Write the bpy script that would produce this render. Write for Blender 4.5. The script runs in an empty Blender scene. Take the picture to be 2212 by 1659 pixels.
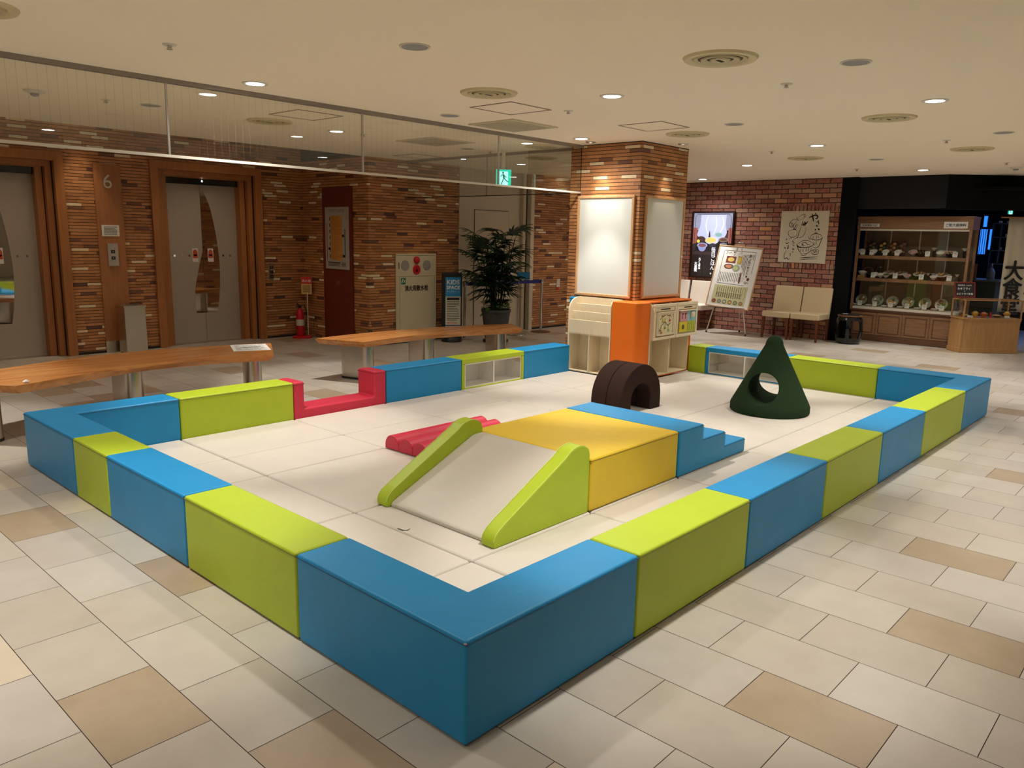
import bpy, bmesh, math, random
from mathutils import Vector, Matrix
random.seed(7)
SC = bpy.context.scene
COL = SC.collection
PI = math.pi

def L(r, g, b, a=1.0):
    f = lambda c: (c/255/12.92) if c/255 <= 0.04045 else ((c/255+0.055)/1.055)**2.4
    return (f(r), f(g), f(b), a)

# ------------------------------------------------------------------ camera, world, exposure
cd = bpy.data.cameras.new('camera')
cam = bpy.data.objects.new('camera', cd)
COL.objects.link(cam)
cd.sensor_fit = 'HORIZONTAL'; cd.sensor_width = 36.0
cd.lens = 36.0*1683.607/2212.0
cd.clip_start = 0.05; cd.clip_end = 100
r_ = Vector((0.678645, -0.734187, 0.020257)); u_ = Vector((0.122833, 0.140645, 0.982411)); f_ = Vector((0.724123, 0.66422, -0.18563))
cam.matrix_world = Matrix(((r_.x, u_.x, -f_.x, -1.457675), (r_.y, u_.y, -f_.y, -1.496836), (r_.z, u_.z, -f_.z, 1.511093), (0, 0, 0, 1)))
SC.camera = cam

w = bpy.data.worlds.new('world'); SC.world = w; w.use_nodes = True
w.node_tree.nodes['Background'].inputs[0].default_value = L(214, 200, 182)
w.node_tree.nodes['Background'].inputs[1].default_value = 0.16
SC.view_settings.view_transform = 'Standard'; SC.view_settings.look = 'None'
SC.view_settings.exposure = 0.80; SC.view_settings.gamma = 1.0
SC.view_settings.use_curve_mapping = False
SPOT_W = 75.0          # each ceiling downlight
LAMP_COL = (1.0, 0.962, 0.905)
CEIL = 2.505

# ------------------------------------------------------------------ materials
def nt_new(name):
    m = bpy.data.materials.new(name); m.use_nodes = True
    nt = m.node_tree; bs = nt.nodes['Principled BSDF']
    return m, nt, bs
def N(nt, t, **kw):
    n = nt.nodes.new(t)
    for k, v in kw.items():
        if hasattr(n, k): setattr(n, k, v)
    return n
def MATH(nt, op, a, b=None, c=None):
    n = nt.nodes.new('ShaderNodeMath'); n.operation = op
    for i, v in enumerate((a, b, c)):
        if v is None: continue
        if isinstance(v, (int, float)): n.inputs[i].default_value = v
        else: nt.links.new(v, n.inputs[i])
    return n.outputs[0]
def MIXC(nt, fac, a, b, blend='MIX'):
    n = nt.nodes.new('ShaderNodeMix'); n.data_type = 'RGBA'; n.blend_type = blend
    for s, v in ((n.inputs[0], fac), (n.inputs[6], a), (n.inputs[7], b)):
        if isinstance(v, (int, float)): s.default_value = v
        elif isinstance(v, tuple): s.default_value = v
        else: nt.links.new(v, s)
    return n.outputs[2]
def mat(name, col, rough=0.5, metal=0.0, spec=0.5, var=0.0, vscale=8.0, bump=0.0, bscale=60.0, emit=0.0, emit_col=None, alpha=None):
    m, nt, bs = nt_new(name)
    bs.inputs['Base Color'].default_value = col
    bs.inputs['Roughness'].default_value = rough
    bs.inputs['Metallic'].default_value = metal
    bs.inputs['Specular IOR Level'].default_value = spec
    tc = N(nt, 'ShaderNodeTexCoord')
    if var:
        no = N(nt, 'ShaderNodeTexNoise'); no.inputs['Scale'].default_value = vscale; no.inputs['Detail'].default_value = 4
        nt.links.new(tc.outputs['Object'], no.inputs['Vector'])
        a = tuple(max(0, c*(1-var)) for c in col[:3])+(1,); b = tuple(min(1, c*(1+var)) for c in col[:3])+(1,)
        nt.links.new(MIXC(nt, no.outputs['Fac'], a, b), bs.inputs['Base Color'])
    if bump:
        nb = N(nt, 'ShaderNodeTexNoise'); nb.inputs['Scale'].default_value = bscale; nb.inputs['Detail'].default_value = 3
        nt.links.new(tc.outputs['Object'], nb.inputs['Vector'])
        bp = N(nt, 'ShaderNodeBump'); bp.inputs['Strength'].default_value = bump; bp.inputs['Distance'].default_value = 0.01
        nt.links.new(nb.outputs['Fac'], bp.inputs['Height']); nt.links.new(bp.outputs[0], bs.inputs['Normal'])
    if emit:
        bs.inputs['Emission Color'].default_value = emit_col or col
        bs.inputs['Emission Strength'].default_value = emit
    return m
def vinyl(name, col, rough=0.42, crease=0.25):
    """coated fabric of the soft play blocks: fine leather grain and a few broad creases"""
    m, nt, bs = nt_new(name)
    bs.inputs['Roughness'].default_value = rough; bs.inputs['Specular IOR Level'].default_value = 0.35
    g = N(nt, 'ShaderNodeNewGeometry')
    n1 = N(nt, 'ShaderNodeTexNoise'); n1.inputs['Scale'].default_value = 260; n1.inputs['Detail'].default_value = 2
    n2 = N(nt, 'ShaderNodeTexNoise'); n2.inputs['Scale'].default_value = 3.5; n2.inputs['Detail'].default_value = 3; n2.inputs['Distortion'].default_value = 0.6
    nt.links.new(g.outputs['Position'], n1.inputs['Vector']); nt.links.new(g.outputs['Position'], n2.inputs['Vector'])
    b1 = N(nt, 'ShaderNodeBump'); b1.inputs['Strength'].default_value = 0.25; b1.inputs['Distance'].default_value = 0.001
    b2 = N(nt, 'ShaderNodeBump'); b2.inputs['Strength'].default_value = crease; b2.inputs['Distance'].default_value = 0.02
    nt.links.new(n1.outputs['Fac'], b1.inputs['Height']); nt.links.new(n2.outputs['Fac'], b2.inputs['Height'])
    nt.links.new(b1.outputs[0], b2.inputs['Normal']); nt.links.new(b2.outputs[0], bs.inputs['Normal'])
    a = tuple(c*0.93 for c in col[:3])+(1,); b = tuple(min(1, c*1.06) for c in col[:3])+(1,)
    nt.links.new(MIXC(nt, n2.outputs['Fac'], a, b), bs.inputs['Base Color'])
    return m
def wood(name, c1, c2, rough=0.45, axis='X', scale=1.0, spec=0.5, coord='Object'):
    m, nt, bs = nt_new(name)
    bs.inputs['Roughness'].default_value = rough; bs.inputs['Specular IOR Level'].default_value = spec
    if coord == 'World':
        src = N(nt, 'ShaderNodeNewGeometry').outputs['Position']
    else:
        src = N(nt, 'ShaderNodeTexCoord').outputs['Object']
    mp = N(nt, 'ShaderNodeMapping'); s = [22*scale]*3; s['XYZ'.index(axis)] = 1.6*scale
    mp.inputs['Scale'].default_value = s
    nt.links.new(src, mp.inputs['Vector'])
    no = N(nt, 'ShaderNodeTexNoise'); no.inputs['Scale'].default_value = 2.2; no.inputs['Detail'].default_value = 6; no.inputs['Distortion'].default_value = 0.8
    nt.links.new(mp.outputs[0], no.inputs['Vector'])
    rp = N(nt, 'ShaderNodeValToRGB'); rp.color_ramp.elements[0].position = 0.3; rp.color_ramp.elements[1].position = 0.7
    rp.color_ramp.elements[0].color = c1; rp.color_ramp.elements[1].color = c2
    nt.links.new(no.outputs['Fac'], rp.inputs[0]); nt.links.new(rp.outputs[0], bs.inputs['Base Color'])
    bp = N(nt, 'ShaderNodeBump'); bp.inputs['Strength'].default_value = 0.08; bp.inputs['Distance'].default_value = 0.003
    nt.links.new(no.outputs['Fac'], bp.inputs['Height']); nt.links.new(bp.outputs[0], bs.inputs['Normal'])
    return m
def strip_tiles(name):
    """thin horizontal wood-coloured strip tiles with dark joints, some cream and some dark"""
    m, nt, bs = nt_new(name)
    g = N(nt, 'ShaderNodeNewGeometry'); sx = N(nt, 'ShaderNodeSeparateXYZ'); nt.links.new(g.outputs['Position'], sx.inputs[0])
    u = MATH(nt, 'ADD', sx.outputs[0], sx.outputs[1])
    zr = MATH(nt, 'DIVIDE', sx.outputs[2], 0.0374)
    row = MATH(nt, 'FLOOR', zr); fr = MATH(nt, 'FRACT', zr)
    wr = N(nt, 'ShaderNodeTexWhiteNoise', noise_dimensions='1D'); nt.links.new(row, wr.inputs['W'])
    uo = MATH(nt, 'ADD', MATH(nt, 'DIVIDE', u, 0.185), MATH(nt, 'MULTIPLY', wr.outputs[0], 1.0))
    ci = MATH(nt, 'FLOOR', uo)
    cv = N(nt, 'ShaderNodeCombineXYZ'); nt.links.new(row, cv.inputs[0]); nt.links.new(ci, cv.inputs[1])
    w2 = N(nt, 'ShaderNodeTexWhiteNoise', noise_dimensions='3D'); nt.links.new(cv.outputs[0], w2.inputs['Vector'])
    rp = N(nt, 'ShaderNodeValToRGB'); rp.color_ramp.interpolation = 'CONSTANT'
    e = rp.color_ramp.elements
    stops = [(0.0, (184, 126, 76)), (0.30, (172, 116, 68)), (0.52, (192, 133, 82)), (0.70, (162, 108, 64)), (0.87, (122, 80, 56)), (0.915, (96, 62, 48)), (0.945, (228, 208, 168))]
    while len(e) < len(stops): e.new(0.5)
    for k, (p_, c_) in enumerate(stops): e[k].position = p_; e[k].color = L(*c_)
    nt.links.new(w2.outputs[0], rp.inputs[0])
    no = N(nt, 'ShaderNodeTexNoise'); no.inputs['Scale'].default_value = 30; no.inputs['Detail'].default_value = 4
    nt.links.new(g.outputs['Position'], no.inputs['Vector'])
    c = MIXC(nt, 0.3, rp.outputs[0], no.outputs['Fac'], 'SOFT_LIGHT')
    gap = MATH(nt, 'LESS_THAN', fr, 0.17)
    col = MIXC(nt, gap, c, L(38, 18, 12))
    nt.links.new(col, bs.inputs['Base Color'])
    bs.inputs['Roughness'].default_value = 0.55
    bp = N(nt, 'ShaderNodeBump'); bp.inputs['Strength'].default_value = 0.6; bp.inputs['Distance'].default_value = 0.008; bp.invert = True
    nt.links.new(gap, bp.inputs['Height']); nt.links.new(bp.outputs[0], bs.inputs['Normal'])
    return m
def bricks(name, horizontal=True):
    m, nt, bs = nt_new(name)
    g = N(nt, 'ShaderNodeNewGeometry'); sx = N(nt, 'ShaderNodeSeparateXYZ'); nt.links.new(g.outputs['Position'], sx.inputs[0])
    # wobble the joints a little
    wn = N(nt, 'ShaderNodeTexNoise'); wn.inputs['Scale'].default_value = 14; wn.inputs['Detail'].default_value = 2
    nt.links.new(g.outputs['Position'], wn.inputs['Vector'])
    wob = MATH(nt, 'MULTIPLY', MATH(nt, 'SUBTRACT', wn.outputs['Fac'], 0.5), 0.016)
    yy = MATH(nt, 'ADD', sx.outputs[1], wob); zz = MATH(nt, 'ADD', sx.outputs[2], wob)
    cv = N(nt, 'ShaderNodeCombineXYZ')
    nt.links.new(yy, cv.inputs[0 if horizontal else 1]); nt.links.new(zz, cv.inputs[1 if horizontal else 0])
    br = N(nt, 'ShaderNodeTexBrick'); nt.links.new(cv.outputs[0], br.inputs['Vector'])
    br.inputs['Scale'].default_value = 1.0; br.inputs['Brick Width'].default_value = 0.222 if horizontal else 0.3
    br.inputs['Row Height'].default_value = 0.0735 if horizontal else 0.062
    br.inputs['Mortar Size'].default_value = 0.0065; br.inputs['Mortar Smooth'].default_value = 0.25; br.inputs['Bias'].default_value = 0
    br.inputs['Color1'].default_value = (0, 0, 0, 1); br.inputs['Color2'].default_value = (1, 1, 1, 1); br.inputs['Mortar'].default_value = (0, 0, 0, 1)
    rp = N(nt, 'ShaderNodeValToRGB'); e = rp.color_ramp.elements
    stops = [(0.0, (120, 68, 58)), (0.25, (148, 86, 72)), (0.5, (162, 98, 82)), (0.72, (152, 112, 96)), (0.88, (180, 140, 112)), (1.0, (200, 136, 86))]
    while len(e) < len(stops): e.new(0.5)
    for k, (p_, c_) in enumerate(stops): e[k].position = p_; e[k].color = L(*c_)
    nt.links.new(br.outputs['Color'], rp.inputs[0])
    n2 = N(nt, 'ShaderNodeTexNoise'); n2.inputs['Scale'].default_value = 22; n2.inputs['Detail'].default_value = 6; n2.inputs['Roughness'].default_value = 0.7
    nt.links.new(g.outputs['Position'], n2.inputs['Vector'])
    r2 = N(nt, 'ShaderNodeValToRGB'); r2.color_ramp.elements[0].position = 0.46; r2.color_ramp.elements[1].position = 0.68
    nt.links.new(n2.outputs['Fac'], r2.inputs[0])
    c = MIXC(nt, MATH(nt, 'MULTIPLY', r2.outputs[0], 0.5), rp.outputs[0], L(176, 150, 130))
    c = MIXC(nt, br.outputs['Fac'], c, L(52, 38, 32))
    nt.links.new(c, bs.inputs['Base Color']); bs.inputs['Roughness'].default_value = 0.85
    h = MATH(nt, 'SUBTRACT', MATH(nt, 'MULTIPLY', n2.outputs['Fac'], 0.3), br.outputs['Fac'])
    bp = N(nt, 'ShaderNodeBump'); bp.inputs['Strength'].default_value = 0.8; bp.inputs['Distance'].default_value = 0.012
    nt.links.new(h, bp.inputs['Height']); nt.links.new(bp.outputs[0], bs.inputs['Normal'])
    return m
def stone_tile(name):
    m, nt, bs = nt_new(name)
    at = N(nt, 'ShaderNodeAttribute'); at.attribute_name = 'tone'
    g = N(nt, 'ShaderNodeNewGeometry')
    no = N(nt, 'ShaderNodeTexNoise'); no.inputs['Scale'].default_value = 5; no.inputs['Detail'].default_value = 7; no.inputs['Roughness'].default_value = 0.65
    nt.links.new(g.outputs['Position'], no.inputs['Vector'])
    c = MIXC(nt, 0.35, at.outputs['Color'], no.outputs['Fac'], 'SOFT_LIGHT')
    c2 = MIXC(nt, MATH(nt, 'MULTIPLY', no.outputs['Fac'], 0.16), c, L(150, 132, 110))
    nt.links.new(c2, bs.inputs['Base Color'])
    nt.links.new(MATH(nt, 'ADD', MATH(nt, 'MULTIPLY', no.outputs['Fac'], 0.1), 0.30), bs.inputs['Roughness'])
    bs.inputs['Specular IOR Level'].default_value = 0.42
    return m
def wired_glass(name, axis):
    """fire glass: mostly clear, mirror-like at a slant, with fine wires inside"""
    m = bpy.data.materials.new(name); m.use_nodes = True; nt = m.node_tree; nt.nodes.clear()
    out = N(nt, 'ShaderNodeOutputMaterial'); tr = N(nt, 'ShaderNodeBsdfTransparent'); gl = N(nt, 'ShaderNodeBsdfGlossy'); df = N(nt, 'ShaderNodeBsdfDiffuse')
    tr.inputs[0].default_value = (0.93, 0.95, 0.92, 1); gl.inputs['Roughness'].default_value = 0.0; gl.inputs[0].default_value = (1, 1, 1, 1)
    df.inputs[0].default_value = L(120, 116, 104)
    g = N(nt, 'ShaderNodeNewGeometry'); fr = N(nt, 'ShaderNodeFresnel'); fr.inputs[0].default_value = 1.52
    f = MATH(nt, 'MULTIPLY', fr.outputs[0], MATH(nt, 'SUBTRACT', 1.0, g.outputs['Backfacing']))
    f = MATH(nt, 'MINIMUM', MATH(nt, 'MULTIPLY', f, 2.0), 1.0)
    m1 = N(nt, 'ShaderNodeMixShader'); nt.links.new(f, m1.inputs[0]); nt.links.new(tr.outputs[0], m1.inputs[1]); nt.links.new(gl.outputs[0], m1.inputs[2])
    sx = N(nt, 'ShaderNodeSeparateXYZ'); nt.links.new(g.outputs['Position'], sx.inputs[0])
    l1 = MATH(nt, 'LESS_THAN', MATH(nt, 'FRACT', MATH(nt, 'DIVIDE', sx.outputs[axis], 0.055 if axis == 0 else 0.05)), 0.035)
    if axis == 1:
        l2 = MATH(nt, 'LESS_THAN', MATH(nt, 'FRACT', MATH(nt, 'DIVIDE', sx.outputs[2], 0.05)), 0.035)
        l1 = MATH(nt, 'MAXIMUM', l1, l2)
    l1 = MATH(nt, 'MULTIPLY', l1, 0.13)
    m2 = N(nt, 'ShaderNodeMixShader'); nt.links.new(l1, m2.inputs[0]); nt.links.new(m1.outputs[0], m2.inputs[1]); nt.links.new(df.outputs[0], m2.inputs[2])
    nt.links.new(m2.outputs[0], out.inputs[0])
    return m
def clear_glass(name, tint=(0.96, 0.97, 0.96, 1), ior=1.5):
    m = bpy.data.materials.new(name); m.use_nodes = True; nt = m.node_tree; nt.nodes.clear()
    out = N(nt, 'ShaderNodeOutputMaterial'); tr = N(nt, 'ShaderNodeBsdfTransparent'); gl = N(nt, 'ShaderNodeBsdfGlossy')
    tr.inputs[0].default_value = tint; gl.inputs['Roughness'].default_value = 0.0; gl.inputs[0].default_value = (1, 1, 1, 1)
    g = N(nt, 'ShaderNodeNewGeometry'); fr = N(nt, 'ShaderNodeFresnel'); fr.inputs[0].default_value = ior
    f = MATH(nt, 'MULTIPLY', fr.outputs[0], MATH(nt, 'SUBTRACT', 1.0, g.outputs['Backfacing']))
    f = MATH(nt, 'MINIMUM', MATH(nt, 'MULTIPLY', f, 1.8), 1.0)
    m1 = N(nt, 'ShaderNodeMixShader'); nt.links.new(f, m1.inputs[0]); nt.links.new(tr.outputs[0], m1.inputs[1]); nt.links.new(gl.outputs[0], m1.inputs[2])
    nt.links.new(m1.outputs[0], out.inputs[0])
    return m
def emitter(name, col, strength):
    m = bpy.data.materials.new(name); m.use_nodes = True; nt = m.node_tree; nt.nodes.clear()
    out = N(nt, 'ShaderNodeOutputMaterial'); e = N(nt, 'ShaderNodeEmission'); e.inputs[0].default_value = col; e.inputs[1].default_value = strength
    nt.links.new(e.outputs[0], out.inputs[0]); return m

M = {}
M['ceiling'] = mat('ceiling_paint', L(243, 229, 208), 0.9, bump=0.15, bscale=180)
M['strip'] = strip_tiles('strip_tiles')
M['brick'] = bricks('red_brick'); M['soldier'] = bricks('upright_brick', False)
M['stone'] = stone_tile('stone_tile'); M['grout'] = mat('grout', L(70, 52, 42), 0.9)
M['black_wall'] = mat('black_wall_paint', L(13, 13, 14), 0.9, spec=0.15, bump=0.1)
M['black_beam'] = mat('charcoal_panel', L(32, 32, 34), 0.85, spec=0.2)
M['white_wall'] = mat('white_wall_paint', L(206, 194, 172), 0.8)
M['plain_wall'] = mat('plain_wall_paint', L(226, 216, 200), 0.9)
M['frame_wood'] = wood('lift_frame_wood', L(156, 98, 50), L(174, 114, 62), 0.4, 'Z', 0.6, coord='World')
M['panel_wood'] = wood('number_panel_wood', L(156, 100, 58), L(172, 114, 68), 0.45, 'Z', 1.2, coord='World')
M['steel_door'] = mat('satin_steel', L(178, 168, 154), 0.45, 0.3, bump=0.03, bscale=300)
M['mirror'] = mat('polished_steel', L(214, 208, 200), 0.03, 1.0)
M['brushed'] = mat('brushed_steel', L(204, 196, 184), 0.28, 1.0, bump=0.03, bscale=200, var=0.08)
M['chrome'] = mat('chrome', L(200, 198, 196), 0.12, 1.0)
M['alu'] = mat('aluminium', L(196, 192, 186), 0.35, 0.8)
M['black'] = mat('black_plastic', L(22, 22, 24), 0.4)
M['gloss_black'] = mat('black_lacquer', L(14, 14, 15), 0.12)
M['rubber'] = mat('dark_rubber', L(36, 32, 30), 0.8)
M['blue'] = vinyl('blue_vinyl', L(26, 138, 194)); M['lime'] = vinyl('lime_vinyl', L(174, 194, 44))
M['red'] = vinyl('red_vinyl', L(202, 48, 72)); M['yellow'] = vinyl('yellow_vinyl', L(222, 188, 46), 0.5, 0.5)
M['cream'] = vinyl('cream_vinyl', L(208, 200, 188), 0.5, 0.25); M['slide'] = vinyl('slide_vinyl', L(200, 192, 178), 0.38, 0.3)
M['orange'] = vinyl('orange_vinyl', L(232, 114, 24), 0.45, 0.15)
M['brown'] = mat('brown_fabric', L(52, 36, 30), 0.95, bump=0.3, bscale=500, spec=0.15)
M['green'] = mat('dark_green_fabric', L(34, 52, 30), 0.95, bump=0.3, bscale=500, spec=0.15)
M['blue_seam'] = mat('blue_stitching', L(18, 74, 110), 0.7); M['lime_seam'] = mat('lime_stitching', L(96, 104, 22), 0.7)
M['red_seam'] = mat('red_stitching', L(130, 24, 40), 0.7); M['yellow_seam'] = mat('yellow_stitching', L(150, 112, 18), 0.7)
M['birch'] = wood('birch_plywood', L(226, 209, 175), L(234, 218, 186), 0.5, 'Z', 0.8)
M['birch_white'] = mat('white_shelf_board', L(226, 220, 206), 0.45)
M['board_frame'] = wood('board_frame_wood', L(196, 150, 104), L(212, 168, 120), 0.45, 'Z', 1.0)
M['whiteboard'] = mat('whiteboard', L(214, 216, 210), 0.3, spec=0.5, bump=0.05, bscale=120)
M['bench_wood'] = wood('bench_top_wood', L(170, 106, 54), L(206, 144, 84), 0.22, 'X', 0.45, 0.6)
M['paper'] = mat('white_paper', L(226, 224, 218), 0.6); M['ink'] = mat('black_ink', L(26, 24, 24), 0.7)
M['grey_ink'] = mat('grey_ink', L(120, 118, 114), 0.7); M['white_ink'] = mat('white_ink', L(232, 230, 226), 0.6)
M['white_plastic'] = mat('white_plastic', L(214, 208, 192), 0.5)
M['pale_plastic'] = mat('ivory_plastic', L(206, 196, 166), 0.5)
M['grey_mesh'] = mat('grey_mesh', L(150, 148, 144), 0.8)
M['dark_slot'] = mat('dark_slot', L(40, 34, 26), 0.9)
M['cabinet_ivory'] = mat('ivory_paint', L(206, 198, 168), 0.5)
M['red_plastic'] = mat('red_plastic', L(190, 20, 34), 0.3); M['sign_red'] = mat('sign_red', L(200, 40, 34), 0.5)
M['maroon'] = mat('maroon_panel', L(104, 34, 18), 0.5, var=0.06)
M['kraft'] = mat('kraft_paper', L(206, 168, 106), 0.7); M['navy'] = mat('navy_belt', L(24, 40, 130), 0.7)
M['sky_print'] = mat('sky_blue_print', L(34, 136, 200), 0.5); M['green_print'] = mat('green_print', L(20, 120, 80), 0.5)
M['pot'] = mat('grey_planter', L(66, 66, 66), 0.6); M['leaf'] = mat('palm_leaf', L(26, 54, 26), 0.4, var=0.3, vscale=6)
M['ivy'] = mat('pothos_leaf', L(70, 108, 40), 0.4, var=0.3, vscale=12); M['cane'] = mat('palm_cane', L(64, 46, 30), 0.8)
M['soil'] = mat('soil', L(40, 30, 22), 0.95)
M['chair_vinyl'] = mat('cream_leatherette', L(208, 188, 152), 0.45, bump=0.06, bscale=90)
M['chair_white'] = mat('white_leatherette', L(226, 214, 200), 0.45, bump=0.06, bscale=90)
M['chair_leg'] = wood('chair_leg_wood', L(84, 38, 18), L(110, 54, 26), 0.4, 'Z', 1.5)
M['case_wood'] = wood('case_wood', L(128, 92, 62), L(152, 112, 78), 0.5, 'Y', 0.9)
M['case_dark'] = wood('case_moulding', L(92, 60, 40), L(112, 76, 52), 0.5, 'Y', 0.9)
M['case_back'] = mat('case_back_board', L(110, 98, 78), 0.8)
M['oak'] = wood('oak_board', L(160, 118, 72), L(178, 136, 86), 0.5, 'Z', 0.8)
M['dark_frame'] = mat('dark_brown_frame', L(44, 22, 18), 0.35)
M['cloth'] = mat('linen_cloth', L(212, 204, 184), 0.95, bump=0.2, bscale=400)
M['olive'] = mat('olive_counter', L(70, 74, 56), 0.7)
M['glass'] = clear_glass('clear_glass'); M['wglass_x'] = wired_glass('wired_glass', 0); M['wglass_y'] = wired_glass('wired_glass_grid', 1)
M['lamp'] = emitter('lamp_glow', (1.0, 0.96, 0.93, 1), 14.0)
M['exit_green'] = emitter('exit_sign_green', L(14, 180, 150), 1.0); M['exit_white'] = emitter('exit_sign_white', L(150, 240, 225), 1.3)
M['neon_blue'] = emitter('blue_screen', L(44, 120, 240), 0.9)
FOOD = {}
def food(name, r, g, b):
    if name not in FOOD: FOOD[name] = mat('food_'+name, L(r, g, b), 0.5, var=0.25, vscale=60, bump=0.4, bscale=80)
    return FOOD[name]

# ------------------------------------------------------------------ mesh helpers
def wm(o):
    m = Matrix.Translation(o.location) @ o.rotation_euler.to_matrix().to_4x4()
    return wm(o.parent) @ m if o.parent else m
class MB:
    def __init__(s): s.bm = bmesh.new(); s.T = Matrix.Identity(4)
    def at(s, T): s.T = T; return s
    def v(s, *p): return s.bm.verts.new(s.T @ Vector(p))
    def face(s, pts):
        try: return s.bm.faces.new([s.v(*p) for p in pts])
        except ValueError: return None
    def box(s, x0, x1, y0, y1, z0, z1):
        a = [s.v(x, y, z) for z in (z0, z1) for x, y in ((x0, y0), (x1, y0), (x1, y1), (x0, y1))]
        for f in ((3, 2, 1, 0), (4, 5, 6, 7), (0, 1, 5, 4), (1, 2, 6, 5), (2, 3, 7, 6), (3, 0, 4, 7)):
            s.bm.faces.new([a[i] for i in f])
        return s
    def prism(s, poly, axis, a, b):
        """polygon in the two other axes (in cyclic xyz order without axis), extruded a..b"""
        def P(p, t):
            return {'z': (p[0], p[1], t), 'y': (p[0], t, p[1]), 'x': (t, p[0], p[1])}[axis]
        A = [s.v(*P(p, a)) for p in poly]; B = [s.v(*P(p, b)) for p in poly]
        n = len(poly)
        s.bm.faces.new(A[::-1]); s.bm.faces.new(B)
        for i in range(n): s.bm.faces.new((A[i], A[(i+1) % n], B[(i+1) % n], B[i]))
        return s
    def lathe(s, prof, cx=0, cy=0, cz=0, seg=32, cap0=True, cap1=True, sx=1, sy=1):
        rings = []
        for r, z in prof:
            rings.append([s.v(cx+sx*r*math.cos(2*PI*i/seg), cy+sy*r*math.sin(2*PI*i/seg), cz+z) for i in range(seg)])
        for a, b in zip(rings, rings[1:]):
            for i in range(seg): s.bm.faces.new((a[i], a[(i+1) % seg], b[(i+1) % seg], b[i]))
        if cap0: s.bm.faces.new(rings[0][::-1])
        if cap1: s.bm.faces.new(rings[-1])
        return s
    def cyl(s, cx, cy, z0, z1, r, seg=24): return s.lathe([(r, z0), (r, z1)], cx, cy, 0, seg)
    def tube(s, pts, r, seg=8, r2=None):
        pts = [Vector(p) for p in pts]; rings = []; n = len(pts)
        up = Vector((0, 0, 1))
        for i, p in enumerate(pts):
            d = (pts[min(i+1, n-1)]-pts[max(i-1, 0)]).normalized()
            a = d.cross(up)
            if a.length < 1e-3: a = d.cross(Vector((1, 0, 0)))
            a.normalize(); b = d.cross(a).normalized()
            rr = r if r2 is None else r+(r2-r)*i/(n-1)
            rings.append([s.v(*(p+a*rr*math.cos(2*PI*k/seg)+b*rr*math.sin(2*PI*k/seg))) for k in range(seg)])
        for x, y in zip(rings, rings[1:]):
            for k in range(seg): s.bm.faces.new((x[k], x[(k+1) % seg], y[(k+1) % seg], y[k]))
        s.bm.faces.new(rings[0][::-1]); s.bm.faces.new(rings[-1]); return s
    def torus(s, cx, cy, cz, R, r, seg=40, sg=10):
        rings = [[s.v(cx+(R+r*math.cos(b))*math.cos(a), cy+(R+r*math.cos(b))*math.sin(a), cz+r*math.sin(b)) for b in [2*PI*j/sg for j in range(sg)]] for a in [2*PI*i/seg for i in range(seg)]]
        for i in range(seg):
            for j in range(sg): s.bm.faces.new((rings[i][j], rings[(i+1) % seg][j], rings[(i+1) % seg][(j+1) % sg], rings[i][(j+1) % sg]))
        return s
    def blob(s, cx, cy, cz, rx, ry, rz, seg=14, rg=8):
        rings = []
        for j in range(1, rg):
            t = PI*j/rg
            rings.append([s.v(cx+rx*math.sin(t)*math.cos(2*PI*i/seg), cy+ry*math.sin(t)*math.sin(2*PI*i/seg), cz+rz*math.cos(t)) for i in range(seg)])
        top = s.v(cx, cy, cz+rz); bot = s.v(cx, cy, cz-rz)
        for i in range(seg):
            s.bm.faces.new((top, rings[0][i], rings[0][(i+1) % seg])); s.bm.faces.new((bot, rings[-1][(i+1) % seg], rings[-1][i]))
        for a, b in zip(rings, rings[1:]):
            for i in range(seg): s.bm.faces.new((a[i], b[i], b[(i+1) % seg], a[(i+1) % seg]))
        return s
    def build(s, name, material, parent=None, origin=None, bevel=0, seg=3, smooth=None, local=False, mods=()):
        bm = s.bm
        bmesh.ops.recalc_face_normals(bm, faces=bm.faces) if s_recalc(bm) else None
        if bevel:
            ed = [e for e in bm.edges if len(e.link_faces) == 2 and e.calc_face_angle(0) > 0.5]
            bmesh.ops.bevel(bm, geom=ed, offset=bevel, segments=seg, profile=0.5, affect='EDGES', clamp_overlap=True)
        if parent is not None and not local:
            bmesh.ops.transform(bm, matrix=wm(parent).inverted(), verts=bm.verts)
        elif origin is not None:
            bmesh.ops.transform(bm, matrix=Matrix.Translation(-Vector(origin)), verts=bm.verts)
        me = bpy.data.meshes.new(name); bm.to_mesh(me); bm.free()
        me.materials.append(material)
        if bevel or smooth:
            for p_ in me.polygons: p_.use_smooth = True
            me.set_sharp_from_angle(angle=math.radians(40 if not bevel else 50))
        o = bpy.data.objects.new(name, me); COL.objects.link(o)
        if parent is not None: o.parent = parent
        elif origin is not None: o.location = origin
        if bevel:
            wn = o.modifiers.new('weighted_normal', 'WEIGHTED_NORMAL'); wn.keep_sharp = True; wn.weight = 100
        return o
def s_recalc(bm): return any(len(f.verts) > 2 for f in bm.faces) and not getattr(bm, 'flat', False)
def tag(o, label, cat, group=None):
    o['label'] = label; o['category'] = cat
    if group: o['group'] = group
    return o
def struct(o): o['kind'] = 'structure'; return o
def thing(name, label, cat, loc=(0, 0, 0), rotz=0.0, group=None):
    o = bpy.data.objects.new(name, None); COL.objects.link(o); o.empty_display_size = 0.1
    o.location = loc; o.rotation_euler = (0, 0, rotz)
    return tag(o, label, cat, group)
def copy_tree(o, parent=None):
    c = o.copy(); COL.objects.link(c)
    if parent is not None: c.parent = parent; c.matrix_parent_inverse = o.matrix_parent_inverse
    for ch in list(o.children): copy_tree(ch, c)
    return c
def dup(o, loc, label, rotz=None, group=None):
    c = copy_tree(o); c.location = loc; c['label'] = label
    if rotz is not None: c.rotation_euler = (0, 0, rotz)
    if group: c['group'] = group
    return c
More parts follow.
